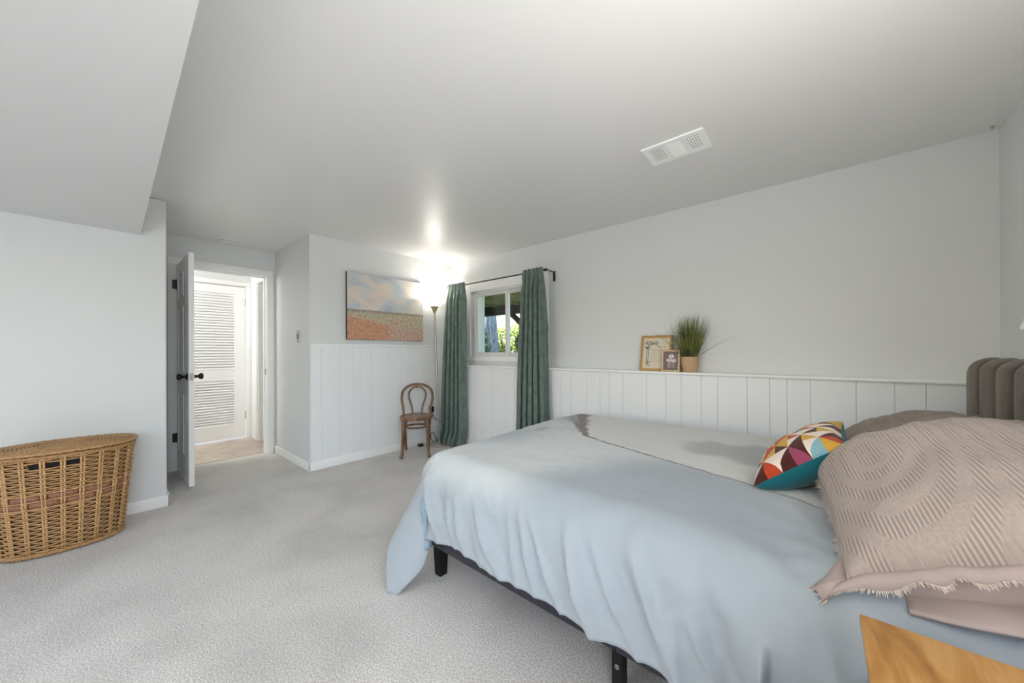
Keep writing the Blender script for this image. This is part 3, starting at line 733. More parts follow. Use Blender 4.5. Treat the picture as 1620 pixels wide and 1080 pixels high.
def shear_frame(c, xd, yd):
    X, Y = Vector(xd).normalized(), Vector(yd).normalized(); Z = X.cross(Y).normalized()
    return Matrix(((X.x, Y.x, Z.x, c[0]), (X.y, Y.y, Z.y, c[1]), (X.z, Y.z, Z.z, c[2]), (0, 0, 0, 1)))

def ruffle(rim, width, seed, M, parent, droop=0):
    """frayed strip sewn round the seam"""
    rnd = random.Random(seed); n = len(rim); mb = MB(); fr = MB(); per = 4
    loop = catmull(rim, per, True); m = len(loop); inner, outer = [], []
    acc = 0
    for i in range(m):
        p = loop[i]; t = (loop[(i + 1) % m] - loop[i - 1]); t.z = 0
        t = t.normalized() if t.length > 1e-6 else Vector((1, 0, 0)); nrm = Vector((t.y, -t.x, 0))
        acc += (loop[(i + 1) % m] - p).length
        dc = math.hypot(p.x - rim[0].x, p.y - rim[0].y); cf = math.exp(-(dc / .055) ** 2)
        side = 1.0 if nrm.y < -.7 else (.30 if nrm.x < -.5 else .55)
        wv = .009 * math.sin(acc * 70 + 7 * noise.noise((acc * 6, seed, 0))) + .012 * noise.noise((acc * 30, seed, 2))
        wd = width * side * (1 + .30 * noise.noise((acc * 14, 3, seed)))
        inner.append(p - nrm * .004); outer.append(p + nrm * wd * .85 + Vector((0, 0, wv * side - (droop * .5 + wd * .40) * (1 if side == 1.0 else .3))) + t * .006 * noise.noise((acc * 25, 9, seed)) + Vector((-.060, -.012, -.004)) * cf * (1 + .3 * noise.noise((acc * 40, 1, seed))))
    vi = [mb.bm.verts.new(p) for p in inner]; vm = [mb.bm.verts.new(a.lerp(b, .5) + Vector((0, 0, .004))) for a, b in zip(inner, outer)]; vo = [mb.bm.verts.new(p) for p in outer]
    for i in range(m):
        k = (i + 1) % m
        mb.bm.faces.new((vi[i], vi[k], vm[k], vm[i])); mb.bm.faces.new((vm[i], vm[k], vo[k], vo[i]))
    for i in range(m):
        a, b = outer[i], outer[(i + 1) % m]; d = (outer[i] - inner[i]).normalized(); t = b - a
        for q in range(2):
            p = a.lerp(b, (q + rnd.random()) / 2); l = rnd.uniform(.004, .016)
            e = p + d * l + t * rnd.uniform(-.4, .4) + Vector((0, 0, rnd.uniform(-.003, .003)))
            s_ = t.normalized() * .0011
            fr.quad([p - s_, p + s_, e + s_ * .5, e - s_ * .5])
    o1 = mb; bm1, bm2 = o1.bm, fr.bm
    for f in bm1.faces: f.smooth = True
    r_ = put(bm1, 'ruffle', [M_MAUVE], parent, M); sm = r_.modifiers.new('t', 'SOLIDIFY'); sm.thickness = .0015
    put(bm2, 'fringe', [M_FRAY], r_, M, kind='stuff')

def sham(name, label, c, xd, yd, Wd, Ld, T, seed, quilt, droop=.008):
    e = empty(name, (c[0], c[1], c[2] - T / 2), label=label, cat='pillow')
    M = frame(c, xd, yd); bm, rim = pillow_mesh(Wd, Ld, T, 56, .085, seed, bulge=.035)
    put(bm, 'cover', [quilt, M_MAUVE], e, M)
    ruffle(rim, .030, seed, M, e, droop)
    return e
sham('quilted_pillow', 'big mauve quilted pillow with frayed ruffle nearest the camera', (.265, 1.545, .785), (.46, .03, .20), (-.05, .62, .075), .57, .77, .28, 2, M_QUILT)
sham('quilted_pillow', 'taupe quilted pillow leaning behind the big mauve one, by the wall', (.275, 2.245, .765), (.46, .0, .19), (0, .62, -.01), .52, .66, .24, 5, M_QUILT2)
# flat plain pillow underneath
e = empty('plain_pillow', (.30, 1.50, .60), label='plain mauve pillowcase lying flat under the big quilted pillow', cat='pillow')
Mf = frame((.36, 1.50, .655), (.42, .02, .045), (-.02, .6, .0)); bm, rim = pillow_mesh(.46, .56, .11, 36, .03, 8, .3)
put(bm, 'cover', [M_MAUVE, M_MAUVE], e, Mf)
fl = MB()
def flange(u, v):
    x = lerp(-.235, .30, u); y = lerp(-.262, -.355, v)
    return Vector((x, y, -.004 + .012 * noise.noise((u * 4, v, 2)) - .022 * v * (1 - .5 * u)))
fl.grid(flange, 40, 6)
o = put(fl.bm, 'flange', [M_MAUVE], e, Mf); sm = o.modifiers.new('t', 'SOLIDIFY'); sm.thickness = .006
for f in o.data.polygons: f.use_smooth = True
# patchwork cushion
e = empty('patchwork_cushion', (-.05, 1.85, .64), label='small cushion with colourful triangle patchwork front and teal back', cat='cushion')
Mc = shear_frame((-.055, 1.865, .758), (.24, .07, .17), (.01, .40, .02))
def cushion():
    cells, sub = 6, 6; n = cells * sub; Wd, Ld, T = .325, .415, .15
    bm = bmesh.new(); uvs = {}
    pal = {k: lin(*c) for k, c in dict(c=(232, 214, 200), y=(206, 160, 62), r=(184, 66, 34), b=(78, 34, 26), p=(150, 70, 96), l=(132, 172, 182)).items()}
    rnd = random.Random(21); picks = {}
    seq = ['bc', 'yr', 'cl', 'pb', 'yc', 'rc', 'cp', 'by', 'lc', 'ry', 'bc', 'yp']
    for a in range(cells):
        for b in range(cells):
            picks[a, b] = (seq[(a * 5 + b * 7 + (a * b) % 3) % len(seq)], (a + b) % 2)
    def pt(u, v, s_):
        x = Wd / 2 * u * (1 - .07 * (1 - v * v)); y = Ld / 2 * v * (1 - .07 * (1 - u * u))
        k = max(0, (1 - u * u) * (1 - v * v))
        return Vector((x, y, s_ * (T if s_ > 0 else T * 1.45) / 2 * k ** .42 + .008 * noise.noise((u * 2.4, v * 2.4, s_)) * k))
    V = {}
    for s_ in (1, -1):
        for i in range(n + 1):
            for j in range(n + 1):
                if s_ < 0 and (i in (0, n) or j in (0, n)): V[s_, i, j] = V[1, i, j]; continue
                V[s_, i, j] = bm.verts.new(pt(2 * i / n - 1, 2 * j / n - 1, s_))
    cl = bm.loops.layers.float_color.new('Col'); teal = lin(24, 108, 116)
    for i in range(n):
        for j in range(n):
            (pr, dg) = picks[i // sub, j // sub]; a, b = i % sub, j % sub
            q = [V[1, i, j], V[1, i + 1, j], V[1, i + 1, j + 1], V[1, i, j + 1]]
            if dg == 0:   # cell diagonal runs a=b
                tris = [((q[0], q[1], q[2]), pr[0] if a >= b else pr[1]), ((q[0], q[2], q[3]), pr[1] if a <= b else pr[0])]
            else:         # diagonal a+b = sub-1
                tris = [((q[0], q[1], q[3]), pr[0] if a + b <= sub - 1 else pr[1]), ((q[1], q[2], q[3]), pr[1] if a + b >= sub - 1 else pr[0])]
            for t_, k in tris:
                f = bm.faces.new(t_)
                for l in f.loops: l[cl] = pal[k]
            g = bm.faces.new((V[-1, i, j], V[-1, i, j + 1], V[-1, i + 1, j + 1], V[-1, i + 1, j])); g.material_index = 1
    for f in bm.faces: f.smooth = True
    return bm
bmc = cushion()
put(bmc, 'cover', [attr_mat('patchwork', .85, .15, .15, 500), paint('teal_cloth', lin(22, 100, 110), .85, .2, bump=.15, bscale=500, sheen=.2)], e, Mc)

# ------------------------------------------------------------------ nightstand
M_NS = ramp_wood('honey_veneer', [lin(150, 100, 44), lin(178, 126, 60), lin(198, 150, 90), lin(186, 136, 66)], (7, 1.3, 1), 2.2, .38, 1.5, .25)
M_NSD = paint('red_brown_wood', lin(88, 40, 24), .45, .4, var=.2, vscale=20)
NZ = .64; nx0, nx1, ny0, ny1 = .06, .56, .48, 1.003
ns = empty('nightstand', ((nx0 + nx1) / 2, (ny0 + ny1) / 2, 0), label='honey brown wooden nightstand at the lower right corner, beside the bed', cat='nightstand')
MB().box(nx0, nx1, ny0, ny1, NZ - .02, NZ, .002, 2).build('top', M_NS, ns)
MB().box(nx0 + .012, nx0 + .03, ny0 + .01, ny1 - .01, .12, NZ - .02).build('side_panel', M_NSD, ns)
MB().box(nx1 - .03, nx1 - .012, ny0 + .01, ny1 - .01, .12, NZ - .02).build('side_panel', M_NSD, ns)
MB().box(nx0 + .03, nx1 - .03, ny1 - .03, ny1 - .012, .12, NZ - .02).build('back_panel', M_NSD, ns)
MB().box(nx0 + .03, nx1 - .03, ny0 + .01, ny1 - .03, .12, .14).build('bottom_panel', M_NSD, ns)
for z0, z1 in ((.15, .37), (.39, .61)):
    d = MB().box(nx0 + .035, nx1 - .035, ny0, ny0 + .02, z0, z1, .003, 1).build('drawer', M_NSD, ns)
    MB().lathe([(.001, 0), (.008, 0), (.008, -.012), (.016, -.02), (.012, -.028), (.001, -.03)], 14, ((nx0 + nx1) / 2, ny0, (z0 + z1) / 2), 'y').build('knob', M_BRONZE, d, smooth='all')
for x in (nx0 + .035, nx1 - .035):
    for y in (ny0 + .035, ny1 - .035): legmesh(x, y, 0, .125, .02, .013).build('leg', M_NSD, ns)

# ------------------------------------------------------------------ wall lamp at the right border
M_SHADE_W = paint('white_glass', (.85, .85, .82, 1), .25, .5)
wl = empty('wall_lamp', (.70, 2.70, 1.28), label='white glass wall lamp above the headboard, cut by the right border', cat='lamp')
MB().lathe([(.001, 1.234), (.012, 1.237), (.021, 1.245), (.025, 1.256), (.023, 1.268), (.016, 1.285), (.010, 1.305), (.007, 1.33), (.001, 1.331)], 20, (.655, 2.49, 0)).build('shade', M_SHADE_W, wl, smooth='all')
MB().tube([(.734, 2.49, 1.36), (.67, 2.49, 1.365), (.657, 2.49, 1.35), (.655, 2.49, 1.325)], .005, 8).build('arm', M_NICKEL, wl, smooth=True)
MB().lathe([(.001, .735), (.03, .735), (.03, .725), (.001, .723)], 20, (0, 2.49, 1.36), 'x').build('wall_plate', M_NICKEL, wl)

# ------------------------------------------------------------------ added lamp, unseen, throws fill light up to bounce off the ceiling
tl = empty('added_fill_lamp', (.33, .62, NZ), label='added lamp on the nightstand, outside the right border, for ceiling bounce light', cat='table lamp')
MB().lathe([(.001, NZ), (.08, NZ), (.08, NZ + .012), (.03, NZ + .03), (.045, NZ + .10), (.055, NZ + .17), (.03, NZ + .26), (.012, NZ + .30), (.012, NZ + .38), (.001, NZ + .381)], 28, (.33, .62, 0)).build('base', paint('lamp_ceramic', lin(200, 196, 188), .4), tl, smooth=True)
MB().lathe([(.15, NZ + .33), (.115, NZ + .56)], 32, (.33, .62, 0), cap=False).build('shade', paint('lamp_linen', lin(214, 208, 196), .9), tl, smooth='all')
light('fill_uplight', 'AREA', (.33, .62, NZ + .52), 14, (1, .955, .90), shape='DISK', size=.18, target=(.31, .66, 3.0))

# ------------------------------------------------------------------ curtains and rod
def velvet():
    m, nt, b = new_mat('green_velvet'); N = nt.nodes; L = nt.links
    tc = N.new('ShaderNodeTexCoord'); mp = N.new('ShaderNodeMapping'); mp.inputs['Scale'].default_value = (1, 1, .5); L.new(tc.outputs['Object'], mp.inputs[0])
    n = N.new('ShaderNodeTexNoise'); n.inputs['Scale'].default_value = 26; n.inputs['Detail'].default_value = 6; L.new(mp.outputs[0], n.inputs[0])
    r = N.new('ShaderNodeValToRGB'); L.new(n.outputs[0], r.inputs[0]); e = r.color_ramp.elements
    e[0].position = .3; e[0].color = lin(90, 106, 99); e[1].position = .72; e[1].color = lin(122, 137, 129)
    L.new(r.outputs[0], b.inputs['Base Color']); b.inputs['Roughness'].default_value = .7; b.inputs['Specular IOR Level'].default_value = .15
    b.inputs['Sheen Weight'].default_value = .5; b.inputs['Sheen Roughness'].default_value = .35; b.inputs['Sheen Tint'].default_value = (.80, .88, .80, 1)
    return m
M_VELVET = velvet()
ROD_Y, ROD_Z = 2.94, 1.997
rod = empty('curtain_rod', (-2.85, ROD_Y, ROD_Z), label='slim dark bronze curtain rod above the window', cat='curtain rod')
MB().tube([(-3.62, ROD_Y, ROD_Z + .002), (-2.085, ROD_Y, ROD_Z)], .0075, 10).build('pole', M_BRONZE, rod, smooth=True)
for x in (-2.105, -3.66):
    MB().tube([(x + .02 if x > -3 else x + .04, ROD_Y, ROD_Z), (x + .02 if x > -3 else x + .04, ROD_Y + .03, ROD_Z + .004), (x + .005, YW - .02, ROD_Z + .004), (x, YW - .006, ROD_Z + .004)], .006, 8).build('bracket', M_BRONZE, rod)
    MB().box(x - .022, x + .006, YW - .007, YW, ROD_Z - .085, ROD_Z + .022, .002, 1).build('bracket_plate', M_BRONZE, rod)
    MB().lathe([(.001, -.02), (.013, -.018), (.015, 0), (.013, .018), (.001, .02)], 14, (x + .02 if x > -3 else x + .04, ROD_Y, ROD_Z), 'x').build('finial', M_BRONZE, rod, smooth='all')

def curtain(label, tl, tr, bl, br, nf, seed, zb, puddle, group):
    e = empty('curtain', ((bl + br) / 2, ROD_Y, zb), label=label, cat='curtain', group=group)
    nu, nv = 150, 70; zt = ROD_Z + .028; mb = MB()
    def pt(u, vv):
        z = lerp(zt, zb, vv); k = sst(0, .5, vv); kk = sst(.02, .12, vv)
        xl = lerp(tl, bl, vv ** .8) ; xr = lerp(tr, br, vv ** .8)
        uu = u + .018 * noise.noise((u * 5 + seed, vv * 1.3, 2)) * kk
        ph = 2 * math.pi * nf * uu + .9 * noise.noise((u * 2.2, vv * 1.2, seed)) * k + .5 * math.sin(vv * 3 + seed)
        amp = lerp(.014, .050, kk) * (1 + .35 * noise.noise((u * 3, vv * 2, seed + 7)))
        s_ = 2 * abs(math.sin(ph / 2)) ** .85 - 1; y = ROD_Y - .026 - amp * s_
        y += .006 * noise.noise((u * 14, vv * 3, seed)) 
        x = lerp(xl, xr, uu) + .010 * math.sin(2 * ph) * k
        if puddle:
            d = sst(.90, 1.0, vv)
            y -= d * (.05 + .06 * noise.noise((u * 4, 1, seed))); x += d * .045 * noise.noise((u * 5, 3, seed))
            z = max(z, .008 + .03 * abs(noise.noise((u * 9, vv * 8, seed))) * (1 if vv > .93 else 0))
        return Vector((x, min(y, YL - .022), z))
    mb.grid(pt, nu, nv)
    o = mb.build('cloth', M_VELVET, e, smooth='all'); sm = o.modifiers.new('t', 'SOLIDIFY'); sm.thickness = .003
    # gathered heading tape and stitched pleats
    hd = MB()
    def head(u, vv):
        p = pt(u, 0); q = pt(u, .045); r_ = p.lerp(q, vv); r_.y -= .0045; return r_
    o = hd.grid(head, nu, 2).build('heading_band', M_VELVET, e, smooth='all')
    for i in range(nf):
        u = (i + .25) / nf; p = pt(u, .02)
        MB().tube([pt(u, .005) + Vector((0, -.006, 0)), p + Vector((0, -.012, 0)), pt(u, .05) + Vector((0, -.008, 0)), pt(u, .075) + Vector((0, -.002, 0))], [.006, .010, .007, .002], 6).build('pleat', M_VELVET, e, smooth='all')
    return e
curtain('grey-green velvet curtain left of the window, pooling on the carpet', -3.60, -3.285, -3.735, -3.285, 5, 3, .0, True, 'velvet curtains at the window')
curtain('green velvet curtain right of the window, ending behind the bed', -2.357, -2.103, -2.455, -2.03, 5, 11, .02, False, 'velvet curtains at the window')
# pooled hem of the left curtain
# ------------------------------------------------------------------ torchiere lamp
lx, ly = -3.635, 2.795; tx, ty = lx - .040, ly - .034
lamp = empty('floor_lamp', (lx, ly, 0), label='slim nickel torchiere floor lamp with lit white glass bowl in the corner', cat='floor lamp')
MB().lathe([(.001, 0), (.125, 0), (.128, .006), (.126, .018), (.11, .026), (.03, .030), (.016, .040), (.001, .041)], 40, (lx, ly, 0)).build('base', M_NICKEL, lamp, smooth=True)
MB().tube([(lx, ly, .03), (tx, ty, 1.68)], .0115, 12).build('pole', M_NICKEL, lamp, smooth=True)
MB().lathe([(.012, 1.66), (.018, 1.675), (.034, 1.715), (.052, 1.742), (.054, 1.748), (.001, 1.75)], 28, (tx, ty, 0)).build('cup', paint('lamp_cup', lin(186, 172, 140), .4, .4, metal=.3), lamp, smooth=True)
def shade_mat():
    m = bpy.data.materials.new('lamp_glass'); m.use_nodes = True; nt = m.node_tree; nt.nodes.clear(); N = nt.nodes
    o = N.new('ShaderNodeOutputMaterial'); a = N.new('ShaderNodeBsdfDiffuse'); t = N.new('ShaderNodeBsdfTranslucent'); x = N.new('ShaderNodeMixShader')
    a.inputs[0].default_value = (.85, .84, .8, 1); t.inputs[0].default_value = (1, .96, .88, 1); x.inputs[0].default_value = .55
    nt.links.new(a.outputs[0], x.inputs[1]); nt.links.new(t.outputs[0], x.inputs[2])
    em = N.new('ShaderNodeEmission'); em.inputs[0].default_value = (1, .95, .86, 1); em.inputs[1].default_value = .9; ad = N.new('ShaderNodeAddShader')
    nt.links.new(x.outputs[0], ad.inputs[0]); nt.links.new(em.outputs[0], ad.inputs[1]); nt.links.new(ad.outputs[0], o.inputs[0]); return m
sh = MB().lathe([(.050, 1.745), (.075, 1.765), (.11, 1.80), (.142, 1.848)], 40, (tx, ty, 0), cap=False).build('shade', shade_mat(), lamp, smooth='all')
me_, nt, b = new_mat('bulb'); b.inputs['Emission Color'].default_value = (1, .93, .82, 1); b.inputs['Emission Strength'].default_value = 8
MB().lathe([(.001, 1.752), (.018, 1.755), (.022, 1.775), (.034, 1.80), (.036, 1.815), (.028, 1.835), (.001, 1.846)], 20, (tx, ty, 0)).build('bulb', me_, lamp, smooth='all')
light('floor_lamp_light', 'POINT', (tx, ty, 1.868), 7.5, (1, .93, .84), shadow_soft_size=.05)
# black plug and cord, power strip
pa = empty('power_adapter', (XF + .012, 2.78, .43), label='small black plug adapter with cord in the wall socket behind the chair', cat='adapter')
MB().box(XF + .009, XF + .015, 2.735, 2.815, .37, .49, .002).build('socket_plate', M_PLASTIC_W, pa)
MB().box(XF + .015, XF + .065, 2.745, 2.795, .405, .475, .006, 2).build('plug_body', M_PLASTIC_K, pa, smooth=True)
cordpts = catmull([(XF + .05, 2.77, .41), (XF + .06, 2.79, .35), (XF + .05, 2.82, .30), (XF + .05, 2.87, .285), (XF + .06, 2.915, .24), (XF + .06, 2.93, .13), (XF + .05, 2.90, .03), (XF + .035, 2.80, .008), (XF + .035, 2.76, .10), (XF + .03, 2.80, .14), (XF + .035, 2.84, .05), (XF + .045, 2.83, .02)], 8)
MB().tube(cordpts, .0042, 6).build('power_cord', M_PLASTIC_K, pa, smooth='all')
MB().box(XF + .03, XF + .075, 2.565, 2.625, 0, .035, .006, 2).build('power_strip', M_PLASTIC_K, smooth=True, label='small black power block on the carpet behind the chair', cat='power strip')

# ------------------------------------------------------------------ bentwood chair (front towards local -y)
chair = empty('bentwood_chair', (-3.515, 2.378, 0), math.radians(52), label='small brown bentwood chair with double hoop back beside the lamp', cat='chair')
def seatpt(a, r=1): return (.185 * r * math.cos(a) * (1 + .05 * (math.sin(a) < 0) * abs(math.sin(a))), .180 * r * math.sin(a))
n = 40; sm_ = MB(); rings = []
for rr, z in ((.0, .437), (.55, .436), (.86, .439), (.95, .444), (1.0, .440), (1.0, .412), (.95, .406), (.0, .408)):
    rings.append([sm_.bm.verts.new((*seatpt(2 * math.pi * k / n, max(rr, .01)), z)) for k in range(n)])
for a, b in zip(rings, rings[1:]):
    for k in range(n): sm_.bm.faces.new((a[k], a[(k + 1) % n], b[(k + 1) % n], b[k]))
sm_.bm.faces.new(rings[0]); sm_.bm.faces.new(rings[-1][::-1])
sm_.build('seat', M_SEAT, chair, smooth=True, local=True)
for s_ in (-1, 1):
    MB().tube(catmull([(s_ * .128, -.118, .410), (s_ * .133, -.135, .28), (s_ * .137, -.150, .12), (s_ * .150, -.178, 0)], 6), [.021] * 7 + [.018] * 6 + [.0155] * 6, 12).build('front_leg', M_CHAIR, chair, smooth='all', local=True)
    MB().tube(catmull([(s_ * .150, .105, .430), (s_ * .142, .125, .30), (s_ * .135, .150, .12), (s_ * .132, .190, 0)], 6), [.0165] * 13 + [.014] * 6, 12).build('rear_leg', M_CHAIR, chair, smooth='all', local=True)
    MB().tube(catmull([(s_ * .128, -.125, .315), (s_ * .105, -.128, .352), (s_ * .095, -.12, .408)], 6), .008, 8).build('brace', M_CHAIR, chair, smooth='all', local=True)
    MB().tube(catmull([(s_ * .131, -.105, .315), (s_ * .150, -.05, .36), (s_ * .160, -.02, .408)], 6), .008, 8).build('brace', M_CHAIR, chair, smooth='all', local=True)
MB().tube(catmull([(-.150, .108, .428), (-.160, .130, .52), (-.178, .158, .62), (-.160, .182, .715), (-.085, .194, .772), (0, .197, .785), (.085, .194, .772), (.160, .182, .715), (.178, .158, .62), (.160, .130, .52), (.150, .108, .428)], 8), .0135, 12).build('outer_hoop', M_CHAIR, chair, smooth='all', local=True)
MB().tube(catmull([(-.050, .125, .430), (-.062, .142, .52), (-.095, .165, .625), (-.092, .180, .695), (-.045, .189, .745), (0, .191, .755), (.045, .189, .745), (.092, .180, .695), (.095, .165, .625), (.062, .142, .52), (.050, .125, .430)], 8), .0105, 12).build('inner_hoop', M_CHAIR, chair, smooth='all', local=True)
MB().tube([(.122 * math.cos(a), .118 * math.sin(a) - .005, .318) for a in [2 * math.pi * k / 36 for k in range(36)]], .0095, 8, closed=True).build('stretcher_ring', M_CHAIR, chair, smooth='all', local=True)

# ------------------------------------------------------------------ landscape painting
def canvas_mat():
    m, nt, b = new_mat('landscape_print'); N = nt.nodes; L = nt.links
    tc = N.new('ShaderNodeTexCoord'); sp = N.new('ShaderNodeSeparateXYZ'); L.new(tc.outputs['Generated'], sp.inputs[0])
    def mp(sc):
        q = N.new('ShaderNodeMapping'); q.inputs['Scale'].default_value = sc; L.new(tc.outputs['Generated'], q.inputs[0]); return q
    def nz(sc, det, vec, dist=0):
        n = N.new('ShaderNodeTexNoise'); n.inputs['Scale'].default_value = sc; n.inputs['Detail'].default_value = det; n.inputs['Distortion'].default_value = dist; L.new(vec, n.inputs[0]); return n.outputs[0]
    def ramp(fac, stops):
        r = N.new('ShaderNodeValToRGB'); L.new(fac, r.inputs[0]); e = r.color_ramp.elements
        e[0].position, e[0].color = stops[0]; e[1].position, e[1].color = stops[-1]
        for p, c in stops[1:-1]:
            x = e.new(p); x.color = c
        return r.outputs[0]
    def mix(f, a, b_):
        x = N.new('ShaderNodeMix'); x.data_type = 'RGBA'; L.new(f, x.inputs[0]); L.new(a, x.inputs[6]); L.new(b_, x.inputs[7]); return x.outputs[2]
    def math_(op, a, b_=None, c=None):
        x = N.new('ShaderNodeMath'); x.operation = op; x.use_clamp = False
        for i, v_ in enumerate((a, b_)):
            if v_ is None: continue
            if isinstance(v_, (int, float)): x.inputs[i].default_value = v_
            else: L.new(v_, x.inputs[i])
        return x.outputs[0]
    def step(v_, lo, hi):
        r = N.new('ShaderNodeMapRange'); r.inputs['From Min'].default_value = lo; r.inputs['From Max'].default_value = hi; r.interpolation_type = 'SMOOTHSTEP'; L.new(v_, r.inputs[0]); return r.outputs[0]
    y, z = sp.outputs[1], sp.outputs[2]
    sky = ramp(nz(2.2, 7, mp((1, 1.3, 1.9)).outputs[0], .6), [(.3, lin(178, 184, 196)), (.45, lin(200, 204, 206)), (.58, lin(222, 208, 196)), (.72, lin(212, 214, 216))])
    strokes = nz(60, 2, mp((1, 1, .45)).outputs[0])
    red = ramp(strokes, [(.3, lin(158, 130, 108)), (.45, lin(194, 138, 110)), (.55, lin(206, 156, 126)), (.7, lin(192, 172, 146))])
    pink = ramp(strokes, [(.3, lin(140, 126, 112)), (.5, lin(202, 164, 150)), (.7, lin(206, 190, 166))])
    green = ramp(strokes, [(.3, lin(138, 146, 126)), (.5, lin(182, 182, 152)), (.7, lin(206, 196, 150))])
    wob = nz(5, 3, tc.outputs['Generated'])
    zz = math_('ADD', z, math_('MULTIPLY', math_('SUBTRACT', wob, .5), .05))
    hill = math_('SUBTRACT', zz, math_('MULTIPLY', math_('SUBTRACT', .42, y), .22))       # left mound lower to the right
    f_green = mix(step(nz(3, 2, mp((1, 2, 6)).outputs[0]), .45, .6), green, pink)
    low = mix(step(hill, .245, .275), red, f_green)
    right = step(y, .42, .62)
    low2 = mix(right, low, mix(step(zz, .10, .3), pink, f_green))
    horizon = math_('ADD', z, math_('MULTIPLY', math_('SUBTRACT', nz(22, 3, mp((0, 1, 0)).outputs[0]), .5), .03))
    far = mix(step(zz, .40, .43), low2, ramp(strokes, [(.3, lin(126, 120, 116)), (.7, lin(178, 166, 150))]))
    colr = mix(step(horizon, .445, .46), far, sky)
    L.new(colr, b.inputs['Base Color']); b.inputs['Roughness'].default_value = .7
    return m
pt_ = empty('landscape_painting', (XF, 2.175, 1.31), label='wide canvas painting of orange fields under a cloudy sky', cat='painting')
cy0, cy1, cz0, cz1 = 1.700, 2.652, 1.309, 2.030
MB().box(XF + .002, XF + .033, cy0, cy1, cz0, cz1, .002, 1).build('stretcher_edge', paint('canvas_edge', lin(58, 54, 52), .8), pt_)
MB().box(XF + .032, XF + .035, cy0 + .001, cy1 - .001, cz0 + .001, cz1 - .001).build('canvas_print', canvas_mat(), pt_)

# ------------------------------------------------------------------ framed pictures on the ledge
M_GOLD = ramp_wood('gold_frame', [lin(150, 112, 66), lin(186, 146, 92), lin(206, 170, 116)], (3, 3, 12), 5, .4)
M_PALE = ramp_wood('pale_wood_frame', [lin(196, 166, 124), lin(220, 194, 154)], (3, 3, 12), 5, .45)
LZ = 1.003
def picture(name, label, cx, y_foot, wd, ht, rim, lean, mframe, mpaper, draw, rz=0, mat_w=0, mmat=None):
    e = empty(name, (cx, y_foot, LZ), label=label, cat='picture frame')
    R_ = Matrix.Translation((cx, y_foot, LZ)) @ Matrix.Rotation(rz, 4, 'Z') @ Matrix.Rotation(-lean, 4, 'X')
    f = MB(); h = wd / 2
    for q in ((-h, -h + rim, 0, ht), (h - rim, h, 0, ht)): f.box(q[0], q[1], -.008, .008, q[2], q[3], .002, 2)
    f.box(-h + rim, h - rim, -.008, .008, 0, rim, .002, 2).box(-h + rim, h - rim, -.008, .008, ht - rim, ht, .002, 2)
    f.bm.transform(R_); f.build('frame', mframe, e, smooth=True)
    p = MB().box(-h + rim * .8, h - rim * .8, .0, .004, rim * .8, ht - rim * .8); p.bm.transform(R_); p.build('mount' if mmat else 'print', mmat or mpaper, e)
    if mmat:
        a = mat_w; p = MB().box(-h + rim + a, h - rim - a, -.0012, .001, rim + a, ht - rim - a); p.bm.transform(R_); pr = p.build('print', mpaper, e)
    g = MB(); draw(g, h, ht, rim); g.bm.transform(R_); g.build('drawing', M_INK if mmat else M_PETAL, e, smooth=False)
    st = MB().box(-.012, .012, .008, .011, ht * .25, ht * .6); st.bm.transform(R_); st.build('easel_back', M_PLASTIC_K, e)
    return e
M_INK = paint('ink', lin(92, 82, 74), .8); M_PETAL = paint('photo_white', lin(226, 220, 214), .6)
def blob(g, x, z, rx, rz_, y, rnd, n=9):
    g.quad([(x + rx * math.cos(2 * math.pi * k / n) * rnd.uniform(.7, 1.2), y, z + rz_ * math.sin(2 * math.pi * k / n) * rnd.uniform(.7, 1.2)) for k in range(n)])
def draw_tree(g, h, ht, rim):
    r = random.Random(4); y = -.0025
    for bx, dxx in ((-.082, .03), (-.066, .036)):
        pts = [(bx, y, .06), (bx + .003, y, .13), (bx - .002 + dxx * .2, y, .19), (bx + dxx, y, .245)]
        P = catmull(pts, 5)
        for a, b in zip(P, P[1:]): g.quad([(a.x - .0022, y, a.z), (a.x + .0022, y, a.z), (b.x + .0018, y, b.z), (b.x - .0018, y, b.z)])
    for _ in range(60): blob(g, r.uniform(-.09, .01), .225 + r.uniform(0, .035) * 1.0, r.uniform(.002, .006), r.uniform(.0015, .004), y, r, 6)
    for _ in range(22): blob(g, r.uniform(-.095, -.055), r.uniform(.185, .215), r.uniform(.002, .006), r.uniform(.002, .004), y, r, 6)
    for _ in range(26): blob(g, r.uniform(-.09, -.05), r.uniform(.04, .085), r.uniform(.002, .006), r.uniform(.001, .003), y, r, 6)
    for _ in range(14): blob(g, r.uniform(.0, .075), .208 + r.uniform(-.004, .004), r.uniform(.004, .009), r.uniform(.001, .0025), y, r, 6)
    for i in range(10): g.quad([(-.045, y, .185 - i * .0115), (.075, y, .185 - i * .0115), (.075, y, .1858 - i * .0115), (-.045, y, .1858 - i * .0115)])
def draw_flower(g, h, ht, rim):
    r = random.Random(9); y = -.0012
    for cx, cz, s_ in ((.004, .125, .021), (-.020, .094, .015), (.024, .090, .017), (.0, .092, .014)):
        for k in range(7):
            a = k * .9 + r.random() * .3; blob(g, cx + s_ * .6 * math.cos(a), cz + s_ * .55 * math.sin(a), s_ * .45, s_ * .38, y - .0001 * k, r, 8)
    for _ in range(9):
        x = r.uniform(-.03, .03); g.quad([(x, y, .03), (x + .0012, y, .03), (x + .0015, y, .085), (x, y, .085)])
picture('framed_drawing', 'larger gilt-framed tree drawing with text leaning on the ledge', -1.043, 3.045, .258, .305, .011, .20, M_GOLD, paint('paper', lin(222, 212, 192), .8), draw_tree, 0, .013, paint('tan_mount', lin(204, 168, 116), .8))
picture('framed_photo', 'small pale-framed flower photograph in front of the tree drawing', -.905, 2.998, .138, .178, .014, .17, M_PALE, paint('photo_dark', lin(128, 112, 104), .5, var=.3, vscale=60), draw_flower, math.radians(6))

